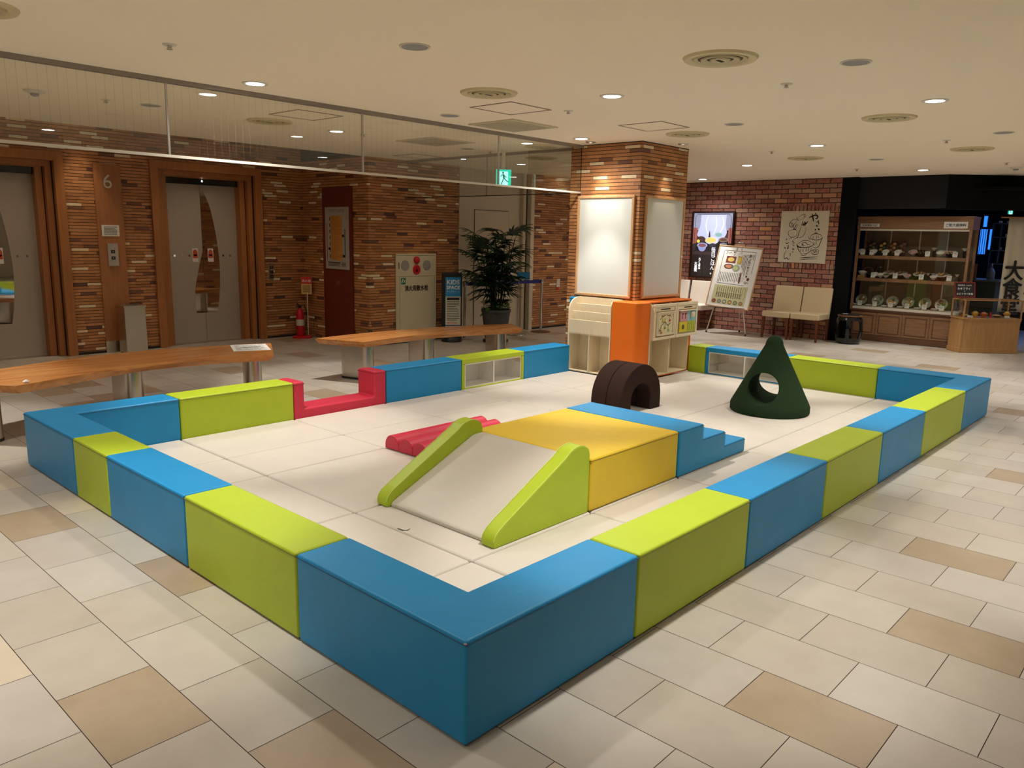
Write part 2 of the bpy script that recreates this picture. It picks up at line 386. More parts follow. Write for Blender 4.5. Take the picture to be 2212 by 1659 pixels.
class Panel:
    """a drawing plane: origin at its lower left, unit vectors u (right) and v (up), n towards the viewer"""
    def __init__(s, o, u, v): s.o = Vector(o); s.u = Vector(u).normalized(); s.w = Vector(v).normalized(); s.n = s.u.cross(s.w).normalized()
    def p(s, a, b, off=0.0): return tuple(s.o+s.u*a+s.w*b+s.n*off)
    def poly(s, mb, pts, off): mb.face([s.p(a, b, off) for a, b in pts])
    def rect(s, mb, a0, b0, a1, b1, off): s.poly(mb, [(a0, b0), (a1, b0), (a1, b1), (a0, b1)], off)
    def slab(s, mb, a0, b0, a1, b1, t0, t1):
        A = [mb.v(*s.p(a, b, t0)) for a, b in ((a0, b0), (a1, b0), (a1, b1), (a0, b1))]
        B = [mb.v(*s.p(a, b, t1)) for a, b in ((a0, b0), (a1, b0), (a1, b1), (a0, b1))]
        for f in ((A[3], A[2], A[1], A[0]), tuple(B)): mb.bm.faces.new(f)
        for i in range(4): mb.bm.faces.new((A[i], A[(i+1) % 4], B[(i+1) % 4], B[i]))
    def frame(s, mb, a0, b0, a1, b1, t, z0, z1):
        s.slab(mb, a0, b0, a1, b0+t, z0, z1); s.slab(mb, a0, b1-t, a1, b1, z0, z1)
        s.slab(mb, a0, b0+t, a0+t, b1-t, z0, z1); s.slab(mb, a1-t, b0+t, a1, b1-t, z0, z1)
    def ell(s, mb, a, b, ra, rb, off, seg=24, rot=0):
        c, d = math.cos(rot), math.sin(rot)
        s.poly(mb, [(a+ra*math.cos(t)*c-rb*math.sin(t)*d, b+ra*math.cos(t)*d+rb*math.sin(t)*c) for t in [2*PI*i/seg for i in range(seg)]], off)
    def stroke(s, mb, pts, w, off, closed=False, taper=False):
        pts = [Vector((a, b)) for a, b in pts]; n = len(pts)
        if closed: pts.append(pts[0]); n += 1
        L_, R_ = [], []
        for i, q in enumerate(pts):
            if closed and i in (0, n-1): d = pts[1]-pts[-2]
            else: d = pts[min(i+1, n-1)]-pts[max(i-1, 0)]
            if d.length < 1e-9: d = Vector((1, 0))
            d.normalize(); nn = Vector((-d.y, d.x)); ww = w/2
            if taper: ww *= 0.45+0.85*math.sin(PI*(i+0.5)/n)
            L_.append(mb.v(*s.p(q.x+nn.x*ww, q.y+nn.y*ww, off))); R_.append(mb.v(*s.p(q.x-nn.x*ww, q.y-nn.y*ww, off)))
        for i in range(n-1): mb.bm.faces.new((R_[i], R_[i+1], L_[i+1], L_[i]))
    def text(s, body, a, b, size, material, parent, off=0.003, align='LEFT', vertical=False, name='lettering', bold=0.0, sx=1.0, valign='BOTTOM_BASELINE'):
        c = bpy.data.curves.new(name, 'FONT'); c.body = '\n'.join(body) if vertical else body
        c.size = size; c.align_x = 'CENTER' if vertical else align; c.space_line = 0.86 if vertical else 1.0
        c.align_y = 'TOP' if vertical else valign; c.resolution_u = 2 if size < 0.1 else 6
        t = bpy.data.objects.new(name, c); COL.objects.link(t)
        bpy.context.view_layer.update()
        me = bpy.data.meshes.new_from_object(t.evaluated_get(bpy.context.evaluated_depsgraph_get()))
        COL.objects.unlink(t); bpy.data.objects.remove(t)
        inv = wm(parent).inverted()
        for vt in me.vertices: vt.co = inv @ Vector(s.p(a+vt.co.x*sx, b+vt.co.y, off))
        if bold:      # a heavier stroke: the same outline struck again a little to each side
            bm = bmesh.new(); bm.from_mesh(me); R3 = inv.to_3x3()
            src = bm.faces[:]
            for k, (da, db) in enumerate(((bold, 0), (-bold, 0), (0, bold), (0, -bold))):
                r = bmesh.ops.duplicate(bm, geom=bm.verts[:len(me.vertices)]+bm.edges[:len(me.edges)]+src)
                d = R3 @ (s.u*da+s.w*db+s.n*(.00004*(k+1)))
                for v_ in r['geom']:
                    if isinstance(v_, bmesh.types.BMVert): v_.co += d
                bm.verts.ensure_lookup_table(); bm.edges.ensure_lookup_table()
            bm.to_mesh(me); bm.free()
        me.materials.clear(); me.materials.append(material); me.name = name
        o = bpy.data.objects.new(name, me); COL.objects.link(o); o.parent = parent
        return o
def flat(mb, name, material, parent):
    mb.bm.normal_update()
    bm = mb.bm
    bmesh.ops.transform(bm, matrix=wm(parent).inverted(), verts=bm.verts)
    me = bpy.data.meshes.new(name); bm.to_mesh(me); bm.free(); me.materials.append(material)
    o = bpy.data.objects.new(name, me); COL.objects.link(o); o.parent = parent
    return o
def arc(cx, cy, r, a0, a1, n=10, ry=None):
    ry = r if ry is None else ry
    return [(cx+r*math.cos(math.radians(a0+(a1-a0)*i/n)), cy+ry*math.sin(math.radians(a0+(a1-a0)*i/n))) for i in range(n+1)]
def curve(pts, k=6):
    """Catmull-Rom through 2D points"""
    P = [Vector(p) for p in pts]; P = [P[0]*2-P[1]]+P+[P[-1]*2-P[-2]]; out = []
    for i in range(1, len(P)-2):
        for j in range(k):
            t = j/k; a, b, c, d = P[i-1:i+3]
            q = 0.5*((2*b)+(-a+c)*t+(2*a-5*b+4*c-d)*t*t+(-a+3*b-3*c+d)*t**3); out.append((q.x, q.y))
    out.append((P[-2].x, P[-2].y)); return out

# ================================================================== THE SETTING
def floor():
    mb = MB(); bm = mb.bm; lay = bm.loops.layers.float_color.new('tone')
    P = 0.3018; X0 = 0.4505; T = 0.45; rnd = random.Random(3)
    base = [(184, 175, 160), (188, 180, 166), (180, 171, 156), (190, 183, 171), (183, 175, 163)]
    tan = [(166, 147, 122), (160, 141, 116), (160, 143, 123)]
    # tan tiles seen in the photograph, by a point on the tile
    spots = [(-.632, .839), (-.282, 3.037), (.87, -.691), (1.869, -.897), (2.707, -.712), (4.564, -.551), (-.248, .317), (-.05, 1.85), (2.7, 4.7), (.767, 6.49), (10.24, 2.11), (9.4, 1.22), (5.6, -.9)]
    def idx(x, y):
        i = math.floor((x-X0)/P); o = 0.225 if i % 2 == 0 else 0.0
        return i, math.floor((y-o)/T)
    S = {idx(*q) for q in spots}
    for i in range(-26, 52):
        o = 0.225 if i % 2 == 0 else 0.0
        for j in range(-18, 22):
            x0, y0 = X0+i*P, o+j*T
            if x0 > 15.6 or y0 > 9.3: continue
            g = 0.0014
            near = -2 < x0 < 4.5 and -2.6 < y0 < 5
            c = rnd.choice(base); r = rnd.random()
            if (i, j) in S: c = tan[0]
            elif not near and r < 0.09: c = rnd.choice(tan)
            elif near and r < 0.04: c = (200, 186, 164)
            f = bm.faces.new([bm.verts.new(q) for q in ((x0+g, y0+g, 0), (x0+P-g, y0+g, 0), (x0+P-g, y0+T-g, 0), (x0+g, y0+T-g, 0))])
            for lp in f.loops: lp[lay] = L(*c)
    o = mb.build('floor', M['stone']); struct(o)
    g = MB(); g.box(-8, 15.9, -8.4, 9.4, -0.2, -0.002); gr = g.build('grout', M['grout'], o)
floor()
def wallbox(name, m, boxes, **k):
    mb = MB()
    for b in boxes: mb.box(*b)
    o = mb.build(name, m, **k); return struct(o)
# ceiling: main slab, ends at y = 7.1 over the lift lobby, which is higher
def ceiling():
    wallbox('ceiling', M['ceiling'], [(-8, 15.9, -8.4, 7.10, CEIL, CEIL+0.3), (5.0, 15.9, 7.10, 9.4, CEIL, CEIL+0.3)])
    wallbox('ceiling_lobby', M['ceiling'], [(-8, 5.0, 7.10, 9.4, 2.90, 3.0)])
ceiling()
YL = 8.65       # lift wall
LIFTS = ((0.315, 1.843), (2.829, 4.354))
wallbox('wall_back', M['strip'], [(-8, LIFTS[0][0]+.02, YL, YL+.5, 0, 2.9), (LIFTS[0][1]-.02, LIFTS[1][0]+.02, YL, YL+.5, 0, 2.9), (LIFTS[1][1]-.02, 5.0, YL, YL+.5, 0, 2.9),
                                  (LIFTS[0][0]+.02, LIFTS[0][1]-.02, YL, YL+.5, 2.34, 2.9), (LIFTS[1][0]+.02, LIFTS[1][1]-.02, YL, YL+.5, 2.34, 2.9)])
wallbox('wall_lobby_side', M['strip'], [(5.0, 6.65, 7.07, 9.2, 0, 2.95)])
wallbox('wall_middle', M['strip'], [(8.28, 15.0, 7.03, 7.6, 0, CEIL)])
wallbox('wall_service_door', M['white_wall'], [(6.65, 8.28, 7.17, 7.5, 0, CEIL)])
wallbox('baseboard_back', M['rubber'], [(LIFTS[0][1], LIFTS[1][0], YL-.006, YL+.01, 0, .03), (LIFTS[1][1], 5.0, YL-.006, YL+.01, 0, .03)])
wallbox('baseboard_middle', M['rubber'], [(5.0, 6.65, 7.062, 7.08, 0, .03), (8.28, 11, 7.022, 7.04, 0, .03)])
wallbox('wall_left', M['plain_wall'], [(-8.1, -7.9, -8.4, 9.4, 0, 3)])
wallbox('wall_front', M['plain_wall'], [(-8, 15.9, -8.5, -8.3, 0, 3)])
# white service door, set flush in the white wall
def door_flush():
    mb = MB(); mb.box(7.066, 7.82, 7.158, 7.18, 0.01, 1.90); d = struct(mb.build('door_3', M['white_wall'], bevel=.003, seg=1))
    g = MB()
    for b in ((7.058, 7.066, 7.166, 7.172, 0, 1.908), (7.82, 7.828, 7.166, 7.172, 0, 1.908), (7.058, 7.828, 7.166, 7.172, 1.90, 1.908)): g.box(*b)
    struct(g.build('trim_1', M['dark_slot']))
    t = MB(); t.box(8.10, 8.17, 7.10, 7.18, 0, CEIL); t.box(8.20, 8.285, 7.02, 7.18, 0, CEIL); struct(t.build('trim_2', M['white_wall'], bevel=.003, seg=1))
    b = MB(); b.box(8.17, 8.20, 7.11, 7.18, 0, CEIL); struct(b.build('trim_3', M['rubber']))
    t = MB(); t.box(6.645, 6.67, 7.06, 7.18, 0, CEIL); struct(t.build('trim_4', M['white_wall']))
door_flush()
# lifts
def lift(n, x0, x1):
    e = bpy.data.objects.new('door_%d' % n, None); COL.objects.link(e); e.location = ((x0+x1)/2, YL, 0); struct(e)
    for k, (d, yf, yb, top) in enumerate(((0.0, YL-.035, YL+.055, 2.361), (0.108, YL+.05, YL+.13, 2.262), (0.184, YL+.12, YL+.26, 2.192+.066))):
        t = (0.1, 0.066, 0.074)[k]
        mb = MB(); xa, xb = x0+d, x1-d
        mb.prism([(xa, 0), (xa, top), (xb, top), (xb, 0), (xb-t, 0), (xb-t, top-t), (xa+t, top-t), (xa+t, 0)], 'y', yf, yb)
        mb.build('frame', M['frame_wood'], e, bevel=.002, seg=1)
    a, b = x0+.258, x1-.258
    g = MB(); g.box(x0+.1, x0+.108, YL+.03, YL+.1, 0, 2.3); g.box(x1-.108, x1-.1, YL+.03, YL+.1, 0, 2.3); g.box(x0+.09, x1-.09, YL+.2, YL+.42, 2.19, 2.36)
    for q0, q1, f0 in ((.0, .104, .06), (.0, .186, .135)):  # black boxes added behind the frames so background light cannot leak through
        g.box(x0+q0, x0+q1, YL+f0, YL+.40, 0, 2.36); g.box(x1-q1, x1-q0, YL+f0, YL+.40, 0, 2.36)
    g.build('reveal_fill', M['black'], e)
    g = MB(); g.box(a, b, YL+.17, YL+.19, 2.105, 2.192); g.build('indicator_panel', M['gloss_black'], e)
    g = MB(); g.box((a+b)/2-.006, (a+b)/2+.006, YL+.165, YL+.171, 2.145, 2.163); g.build('indicator_light', M['lamp'], e)
    c = (a+b)/2+.0; yd = YL+.25
    sail = curve([(.02, 2.063), (.09, 1.93), (.14, 1.78), (.19, 1.52), (.225, 1.211), (.233, .94), (.21, .62), (.172, .399)], 4)
    sailL = curve([(-.13, .398), (-.142, .581), (-.118, .798), (-.05, 1.07), (-.014, 1.194)], 4)
    for sgn, (p0, p1), poly in ((-1, (a-.02, c-.002), [(c-.002, .399)]+[(c+q[0], q[1]) for q in sailL]+[(c-.002, 1.24)]),
                               (1, (c+.002, b+.02), [(c+.002, .399), (c+.172, .399)]+[(c+q[0], q[1]) for q in sail[::-1]]+[(c+.002, 2.1)])):
        mb = MB(); mb.box(p0, p1, yd, yd+.04, .004, 2.16); lf = mb.build('door_leaf', M['steel_door'], e)
        pp = Panel((0, yd, 0), (1, 0, 0), (0, 0, 1)); mp = MB(); pp.poly(mp, poly, .0015)
        flat(mp, 'mirror_inlay', M['mirror'], lf)
        ms = MB()
        for k in range(4):
            u = c+sgn*(.09+.1*k)
            pp.rect(ms, u-.012, 1.16, u+.012, 1.186, .003)
        flat(ms, 'square_marker', M['mirror'], lf)
        st = MB(); u = c+sgn*.108; pp.rect(st, u-.04, 1.09, u+.04, 1.27, .004); o = flat(st, 'safety_sticker', M['paper'], lf)
        st = MB(); pp.rect(st, u-.034, 1.14, u+.034, 1.19, .005); pp.ell(st, u, 1.21, .032, .045, .005); flat(st, 'sticker_print', mat('sticker_orange', L(196, 84, 44), .6), o)
    s = MB(); s.box(a, b, YL+.1, YL+.25, 0, .004); s.build('sill', M['brushed'], e)
    s = MB(); s.box(a-.05, b+.05, YL+.29, YL+.33, 0, 2.3); s.build('shaft_back', M['black'], e)
lift(1, *LIFTS[0]); lift(2, *LIFTS[1])
# pillar
PX, PY = 5.54, 3.175
wallbox('wall_pillar', M['strip'], [(PX, 6.46, PY, 4.10, 0, CEIL)])
wallbox('trim_5', M['rubber'], [(PX-.004, PX+.01, 3.955, 3.962, 1.97, CEIL), (PX-.004, 6.461, PY-.004, PY, CEIL-.008, CEIL), (PX-.004, PX, PY, 4.1, CEIL-.008, CEIL)])
# brick wall and the black restaurant front
wallbox('wall_right', M['brick'], [(11.0, 11.3, 3.15, 7.1, 0, CEIL)])
def soldier():
    mb = MB(); mb.box(10.992, 11.01, 3.16, 4.03, 1.105, 1.185); mb.box(10.992, 11.01, 3.16, 4.03, 2.0, 2.085)
    struct(mb.build('trim_6', M['soldier']))
soldier()
wallbox('wall_restaurant_pillar', M['black_wall'], [(11.0, 11.07, 2.915, 3.15, 0, CEIL)])
def beam():
    mb = MB(); mb.box(11.10, 11.3, 1.70, 2.95, 2.04, CEIL); struct(mb.build('trim_7', M['black_beam']))
    mb = MB(); mb.prism([(11.10, 1.70), (12.6, 0.0), (12.8, 0.2), (11.3, 1.9)], 'z', 2.03, CEIL); struct(mb.build('trim_8', M['black_wall']))
beam()
wallbox('wall_restaurant_back', M['black_wall'], [(15.5, 15.7, -3.0, 7.03, 0, CEIL), (11.3, 15.6, 3.5, 3.7, 0, CEIL), (14.6, 15.5, -3, -1.6, 0, CEIL)])
wallbox('wall_far_right', M['plain_wall'], [(15.7, 15.9, -8.3, -3.0, 0, CEIL)])
wallbox('ceiling_restaurant', M['black_wall'], [(11.35, 15.5, 0.9, 3.5, 2.30, 2.34)])

# ================================================================== THINGS ON THE CEILING
def spot_data(name, watts, size, blend, col=LAMP_COL, rad=0.05):
    l = bpy.data.lights.new(name, 'SPOT'); l.energy = watts; l.spot_size = math.radians(size); l.spot_blend = blend; l.color = col; l.shadow_soft_size = rad
    return l
LD = spot_data('downlight_beam', SPOT_W, 60, 0.45)
LW = bpy.data.lights.new('downlight_spill', 'SPOT'); LW.energy = SPOT_W*0.62; LW.spot_size = math.radians(150); LW.spot_blend = 1.0; LW.color = LAMP_COL; LW.shadow_soft_size = 0.06
def make_downlight():
    t = thing('downlight', '', 'ceiling light', (0, 0, CEIL), 0, 'round downlights in the ceiling')
    mb = MB(); mb.lathe([(.062, -.001), (.062, -.006), (.083, -.007), (.088, -.002), (.088, .0)], seg=32, cap0=False, cap1=False); mb.build('trim_ring', M['white_plastic'], t, local=True, smooth=True)
    mb = MB(); mb.lathe([(.0005, -.005), (.064, -.005)], seg=32, cap0=False, cap1=False); mb.build('diffuser', M['lamp'], t, local=True)
    for n, d in (('beam', LD), ('spill', LW)):
        l = bpy.data.objects.new(n, d); COL.objects.link(l); l.parent = t; l.location = (0, 0, -.02)
    return t
lamps = [((1.459, 3.617), 'round white downlight nearest the left end of the glass barrier, near side'),
         ((3.267, 1.934), 'round white downlight over the middle of the play mat'),
         ((4.727, .226), 'round white downlight high at the right, nearest the right frame edge'),
         ((5.051, 3.587), 'round white downlight just in front of the tiled pillar'),
         ((6.837, 1.893), 'round white downlight in the ceiling right of the tiled pillar'),
         ((8.496, 3.485), 'round white downlight farther back, above the leaning menu board'),
         ((10.368, 5.189), 'small far downlight right beside the pillar top, over the brick wall'),
         ((10.225, 1.808), 'round downlight just in front of the black restaurant beam'),
         ((3.263, 5.262), 'bright downlight seen through the glass barrier, over the long benches')]
extra = [(-.35, 1.93), (-.35, 5.3), (1.45, .15), (3.2, -1.5), (6.8, -1.5), (5.0, -3.2), (-2.2, .15), (-2.2, 3.6), (10.2, -1.5), (8.5, .2), (8.5, -3.2), (-3.9, 1.93), (13.0, -1.5), (-2.2, -3.2)]
dl0 = make_downlight(); used = False
for (x, y), lb in lamps:
    if not used: dl0.location = (x, y, CEIL); dl0['label'] = lb; used = True
    else: dup(dl0, (x, y, CEIL), lb)
for k, (x, y) in enumerate(extra):
    dup(dl0, (x, y, CEIL), 'round white downlight in the ceiling outside the photograph', group='downlights beyond the picture')
# lobby downlights in the higher ceiling (warm), one washing the strip tiles beside the number panel
def lobby_lights():
    LB = ['small warm downlight washing the strip tiles left of the number panel', 'small warm downlight in front of the left lift', 'small downlight behind both glass barriers, over the sign stand', 'small downlight in front of the white service door', 'small added fill downlight in front of the right lift', 'small added fill downlight between the left lift and the number panel']
    for (x, y, wt, sz) in ((2.02, 8.42, 26, 50), (-.2, 8.3, 20, 60), (5.9, 6.2, 10, 110), (8.6, 6.1, 14, 110), (3.6, 7.9, 16, 110), (1.1, 7.9, 14, 110)):  # the last two lamps are added fill to brighten the lobby
        z = 2.9 if x < 5 else CEIL
        t = thing('downlight', LB.pop(0), 'ceiling light', (x, y, z), 0, 'lobby downlights')
        mb = MB(); mb.lathe([(.03, -.001), (.045, -.006), (.05, 0)], seg=24, cap0=False, cap1=False); mb.build('trim_ring', M['white_plastic'], t, local=True)
        mb = MB(); mb.lathe([(.0005, -.004), (.032, -.004)], seg=24, cap0=False, cap1=False); mb.build('diffuser', M['lamp'], t, local=True)
        l = bpy.data.objects.new('beam', spot_data('lobby_beam', wt, sz, .7, (1, .80, .58))); COL.objects.link(l); l.parent = t; l.location = (0, 0, -.02)
lobby_lights()
# two small wall-washer spots at the pillar
def washers():
    for (x, y), (tx, ty, tz), lb in (((5.33, 3.68), (5.54, 3.6, 1.7), 'small adjustable spotlight in the ceiling at the left face of the pillar'), ((5.993, 2.97), (6.0, 3.175, 1.6), 'small adjustable spotlight in the ceiling at the right face of the pillar')):
        t = thing('spotlight', lb, 'ceiling light', (x, y, CEIL), 0, 'small spotlights by the pillar')
        mb = MB(); mb.lathe([(.02, -.001), (.036, -.012), (.052, -.008), (.055, 0)], seg=24, cap0=False, cap1=False); mb.build('trim_ring', M['brushed'], t, local=True, smooth=True)
        mb = MB(); mb.lathe([(.0005, -.006), (.026, -.006)], seg=20, cap0=False, cap1=False); mb.build('lens', emitter('small_lamp', (1, .9, .8, 1), 2.5), t, local=True)
        l = bpy.data.objects.new('beam', spot_data('washer_beam', 17 if x < 5.5 else 9, 46, .6, (1, .84, .66), .03)); COL.objects.link(l); l.parent = t; l.location = (0, 0, -.03)
        d = Vector((tx-x, ty-y, tz-CEIL)); l.rotation_euler = d.to_track_quat('-Z', 'Y').to_euler()
washers()
def diffusers():
    t = thing('air_diffuser', '', 'air vent', (0, 0, CEIL), 0, 'round air diffusers in the ceiling')
    mb = MB(); mb.lathe([(.155, .0), (.150, -.004), (.168, -.016), (.196, -.013), (.205, 0)], seg=48, cap0=False, cap1=False); mb.build('outer_ring', mat('diffuser_rim', L(206, 192, 152), .5), t, local=True, smooth=True)
    mb = MB(); mb.lathe([(.0005, -.016), (.05, -.018), (.056, -.012)], seg=48, cap0=False, cap1=False); mb.lathe([(.072, -.008), (.088, -.017), (.104, -.017), (.108, -.010)], seg=48, cap0=False, cap1=False); mb.lathe([(.122, -.006), (.134, -.014), (.146, -.014), (.149, -.006)], seg=48, cap0=False, cap1=False); mb.build('cone', mat('diffuser_cone', L(190, 178, 140), .5), t, local=True, smooth=True)
    mb = MB(); mb.lathe([(.0005, -.002), (.160, -.002)], seg=48, cap0=False, cap1=False); mb.build('air_gap', mat('diffuser_gap', L(112, 100, 70), .8), t, local=True)
    mb = MB(); mb.box(-.035, .035, -.012, .012, -.0175, -.012); mb.build('damper_slot', M['dark_slot'], t, local=True)
    sp = [((2.662, .771), 1.0, 'large round air diffuser at the top right of the picture'), ((2.658, 2.557), 1.0, 'round air diffuser above the middle, in front of the square hatch'),
          ((-.35, 2.95), 1.0, 'round air diffuser cut off by the top left corner'), ((5.33, .718), 1.0, 'round air diffuser under the rightmost bright downlight'),
          ((5.323, 2.529), 1.0, 'round air diffuser just right of the pillar, beside a square hatch'), ((7.97, 2.482), 1.0, 'round air diffuser over the brick wall picture'),
          ((7.927, .71), 1.0, 'round air diffuser at the far right above the display case'), ((2.486, 5.184), 1.0, 'round air diffuser seen through the glass barrier on the left'),
          ((5.35, 4.38), .9, 'louvred round diffuser seen through the glass at the pillar'), ((6.335, 5.221), 1.0, 'flat round diffuser behind both glass barriers')]
    for k, ((x, y), s, lb) in enumerate(sp):
        c = t if k == 0 else dup(t, (x, y, CEIL), lb)
        c.location = (x, y, CEIL); c['label'] = lb; c.scale = (s, s, 1)
diffusers()
def speakers():
    t = thing('ceiling_speaker', '', 'speaker', (0, 0, CEIL), 0, 'round speaker grilles in the ceiling')
    mb = MB(); mb.lathe([(.073, -.005), (.082, -.006), (.085, 0)], seg=32, cap0=False, cap1=False); mb.build('rim', M['white_plastic'], t, local=True)
    mb = MB(); mb.lathe([(.0005, -.004), (.073, -.004)], seg=32, cap0=False, cap1=False); mb.build('grille', M['grey_mesh'], t, local=True)
    sp = [((1.441, 1.921), 'grey round speaker grille at the top, left of the big diffusers'), ((3.202, .231), 'grey round speaker grille right of the largest diffuser'), ((3.217, 3.563), 'grey speaker grille in front of the glass barrier'),
          ((4.989, 1.878), 'grey speaker grille above the right side of the pillar'), ((6.752, .201), 'grey speaker grille near the right frame edge'), ((8.532, 1.858), 'thin-looking speaker grille far back on the right'),
          ((1.423, 5.199), 'speaker grille behind the glass barrier at the far left'), ((5.075, 5.271), 'speaker grille behind the glass barrier near the pillar')]
    for k, ((x, y), lb) in enumerate(sp):
        c = t if k == 0 else dup(t, (x, y, CEIL), lb)
        c.location = (x, y, CEIL); c['label'] = lb
speakers()
def sprinklers():
    t = thing('sprinkler_head', '', 'sprinkler', (0, 0, CEIL), 0, 'sprinkler heads in the ceiling')
    mb = MB(); mb.lathe([(.012, -.006), (.036, -.005), (.038, 0)], seg=24, cap0=False, cap1=False); mb.build('plate', M['white_plastic'], t, local=True)
    mb = MB(); mb.lathe([(.011, 0), (.011, -.018), (.016, -.022), (.016, -.026), (.003, -.028)], seg=16); mb.build('nozzle', M['brushed'], t, local=True)
    sp = [((.583, 2.965), 'small sprinkler head at the top left of the ceiling'), ((3.566, .789), 'sprinkler head beyond the largest diffuser'), ((3.601, 2.595), 'sprinkler head near the square hatch in the middle'),
          ((1.083, 5.227), 'sprinkler head behind the glass barrier on the left'), ((7.121, 2.515), 'tiny sprinkler head over the hanging cloth picture'), ((7.076, .737), 'tiny sprinkler head before the far right diffuser'),
          ((9.653, .726), 'tiny sprinkler head near the restaurant beam at the right'), ((9.688, 2.486), 'tiny sprinkler head close to the black beam on the left'), ((3.574, 5.235), 'sprinkler head behind the middle glass joint'), ((5.432, 5.252), 'sprinkler head behind the glass next to the last joint')]
    for k, ((x, y), lb) in enumerate(sp):
        c = t if k == 0 else dup(t, (x, y, CEIL), lb)
        c.location = (x, y, CEIL); c['label'] = lb
    for (x, y), lb in (((.588, 5.241), 'round smoke detector on the ceiling at the far left behind glass'), ((10.342, .755), 'smoke detector on the ceiling at the right frame edge')):
        d = thing('smoke_detector', lb, 'smoke detector', (x, y, CEIL))
        mb = MB(); mb.lathe([(.075, 0), (.072, -.012), (.045, -.022)], seg=28, cap0=False); mb.build('housing', M['white_plastic'], d, local=True)
        mb = MB(); mb.lathe([(.03, -.022), (.028, -.038), (.01, -.044)], seg=20, cap0=False); mb.build('sensor', M['grey_mesh'], d, local=True)
sprinklers()
def hatches():
    for (x0, x1, y0, y1), lb in (((3.015, 3.49, 2.675, 3.12), 'square ceiling access hatch in front of the glass barrier'), ((4.49, 4.952, 2.29, 2.745), 'square ceiling hatch near the tiled pillar'),
                                 ((2.26, 2.71, 4.36, 4.82), 'square ceiling hatch behind the glass barrier, left'), ((5.118, 5.60, 6.26, 6.69), 'square hatch deep behind the glass above the lobby corner')):
        t = thing('access_hatch', lb, 'hatch', ((x0+x1)/2, (y0+y1)/2, CEIL), 0, 'square access hatches in the ceiling')
        mb = MB(); z = CEIL
        for b in ((x0, x1, y0, y0+.014), (x0, x1, y1-.014, y1), (x0, x0+.014, y0+.014, y1-.014), (x1-.014, x1, y0+.014, y1-.014)): mb.box(*b, z-.004, z)
        mb.build('edge', mat('hatch_edge', L(150, 128, 112), .6), t)
        mb = MB(); mb.box(x0+.018, x1-.018, y0+.018, y1-.018, z-.002, z); mb.build('panel', M['ceiling'], t)
hatches()
def grilles():
    for (x0, x1, y0, y1), lb, n in (((3.66, 4.27, 3.25, 3.80), 'square slatted return air grille before the glass barrier', 9), ((4.10, 4.69, 4.76, 5.38), 'square flat return air panel behind the glass barrier', 0)):
        t = thing('ceiling_vent', lb, 'air vent', ((x0+x1)/2, (y0+y1)/2, CEIL)); z = CEIL
        mb = MB()
        for b in ((x0, x1, y0, y0+.03), (x0, x1, y1-.03, y1), (x0, x0+.03, y0+.03, y1-.03), (x1-.03, x1, y0+.03, y1-.03)): mb.box(*b, z-.01, z)
        mb.build('frame', M['pale_plastic'], t)
        mb = MB(); mb.box(x0+.03, x1-.03, y0+.03, y1-.03, z-.002, z); mb.build('backing', mat('grille_backing', L(74, 62, 44), .8) if n else mat('panel_beige_grey', L(170, 158, 140), .8), t)
        for k in range(n):
            y = y0+.03+(y1-y0-.06)*(k+.5)/n
            mb = MB(); mb.box(x0+.03, x1-.03, y-.017, y+.014, z-.009, z-.004); mb.build('slat', M['pale_plastic'], t)
grilles()
# hanging smoke barriers
def barriers():
    t = thing('glass_barrier', 'long hanging wired-glass smoke barrier with white bottom edge across the left ceiling', 'glass barrier', (2.0, 3.96, CEIL))
    y = 3.96; mb = MB(); mb.box(-8, 5.54, y-.03, y+.03, 2.478, CEIL); mb.build('top_rail', mat('rail_grey', L(150, 142, 132), .5, .3), t)
    xs = [-7.0, -5.4, -3.84, -2.23, -.62, .995, 2.606, 4.23, 5.54]
    for a, b in zip(xs, xs[1:]):
        mb = MB(); mb.box(a+.006, b-.006, y-.0035, y+.0035, 2.012, 2.478); mb.build('glass_pane', M['wglass_x'], t)
    for a in xs[1:-1]:
        mb = MB(); mb.box(a-.007, a+.007, y-.007, y+.007, 2.012, 2.478); mb.build('joint', M['alu'], t)
    mb = MB(); mb.box(-7, 5.54, y-.009, y+.009, 1.995, 2.013); mb.build('bottom_edge', M['white_plastic'], t)
    t = thing('glass_barrier', 'short hanging glass barrier with square wires behind the long one, before the white door', 'glass barrier', (5.67, 5.5, CEIL))
    x = 5.67; mb = MB(); mb.box(x-.03, x+.03, 4.10, 7.07, 2.478, CEIL); mb.build('top_rail', mat('rail_grey', L(150, 142, 132), .5, .3), t)
    for a, b in ((4.11, 5.53), (5.545, 7.06)):
        mb = MB(); mb.box(x-.0035, x+.0035, a, b, 2.012, 2.478); mb.build('glass_pane', M['wglass_y'], t)
    mb = MB(); mb.box(x-.005, x+.005, 5.53, 5.545, 2.012, 2.478); mb.build('joint', M['alu'], t)
    mb = MB(); mb.box(x-.006, x+.006, 4.10, 7.07, 2.003, 2.012); mb.build('bottom_edge', M['dark_slot'], t)
barriers()
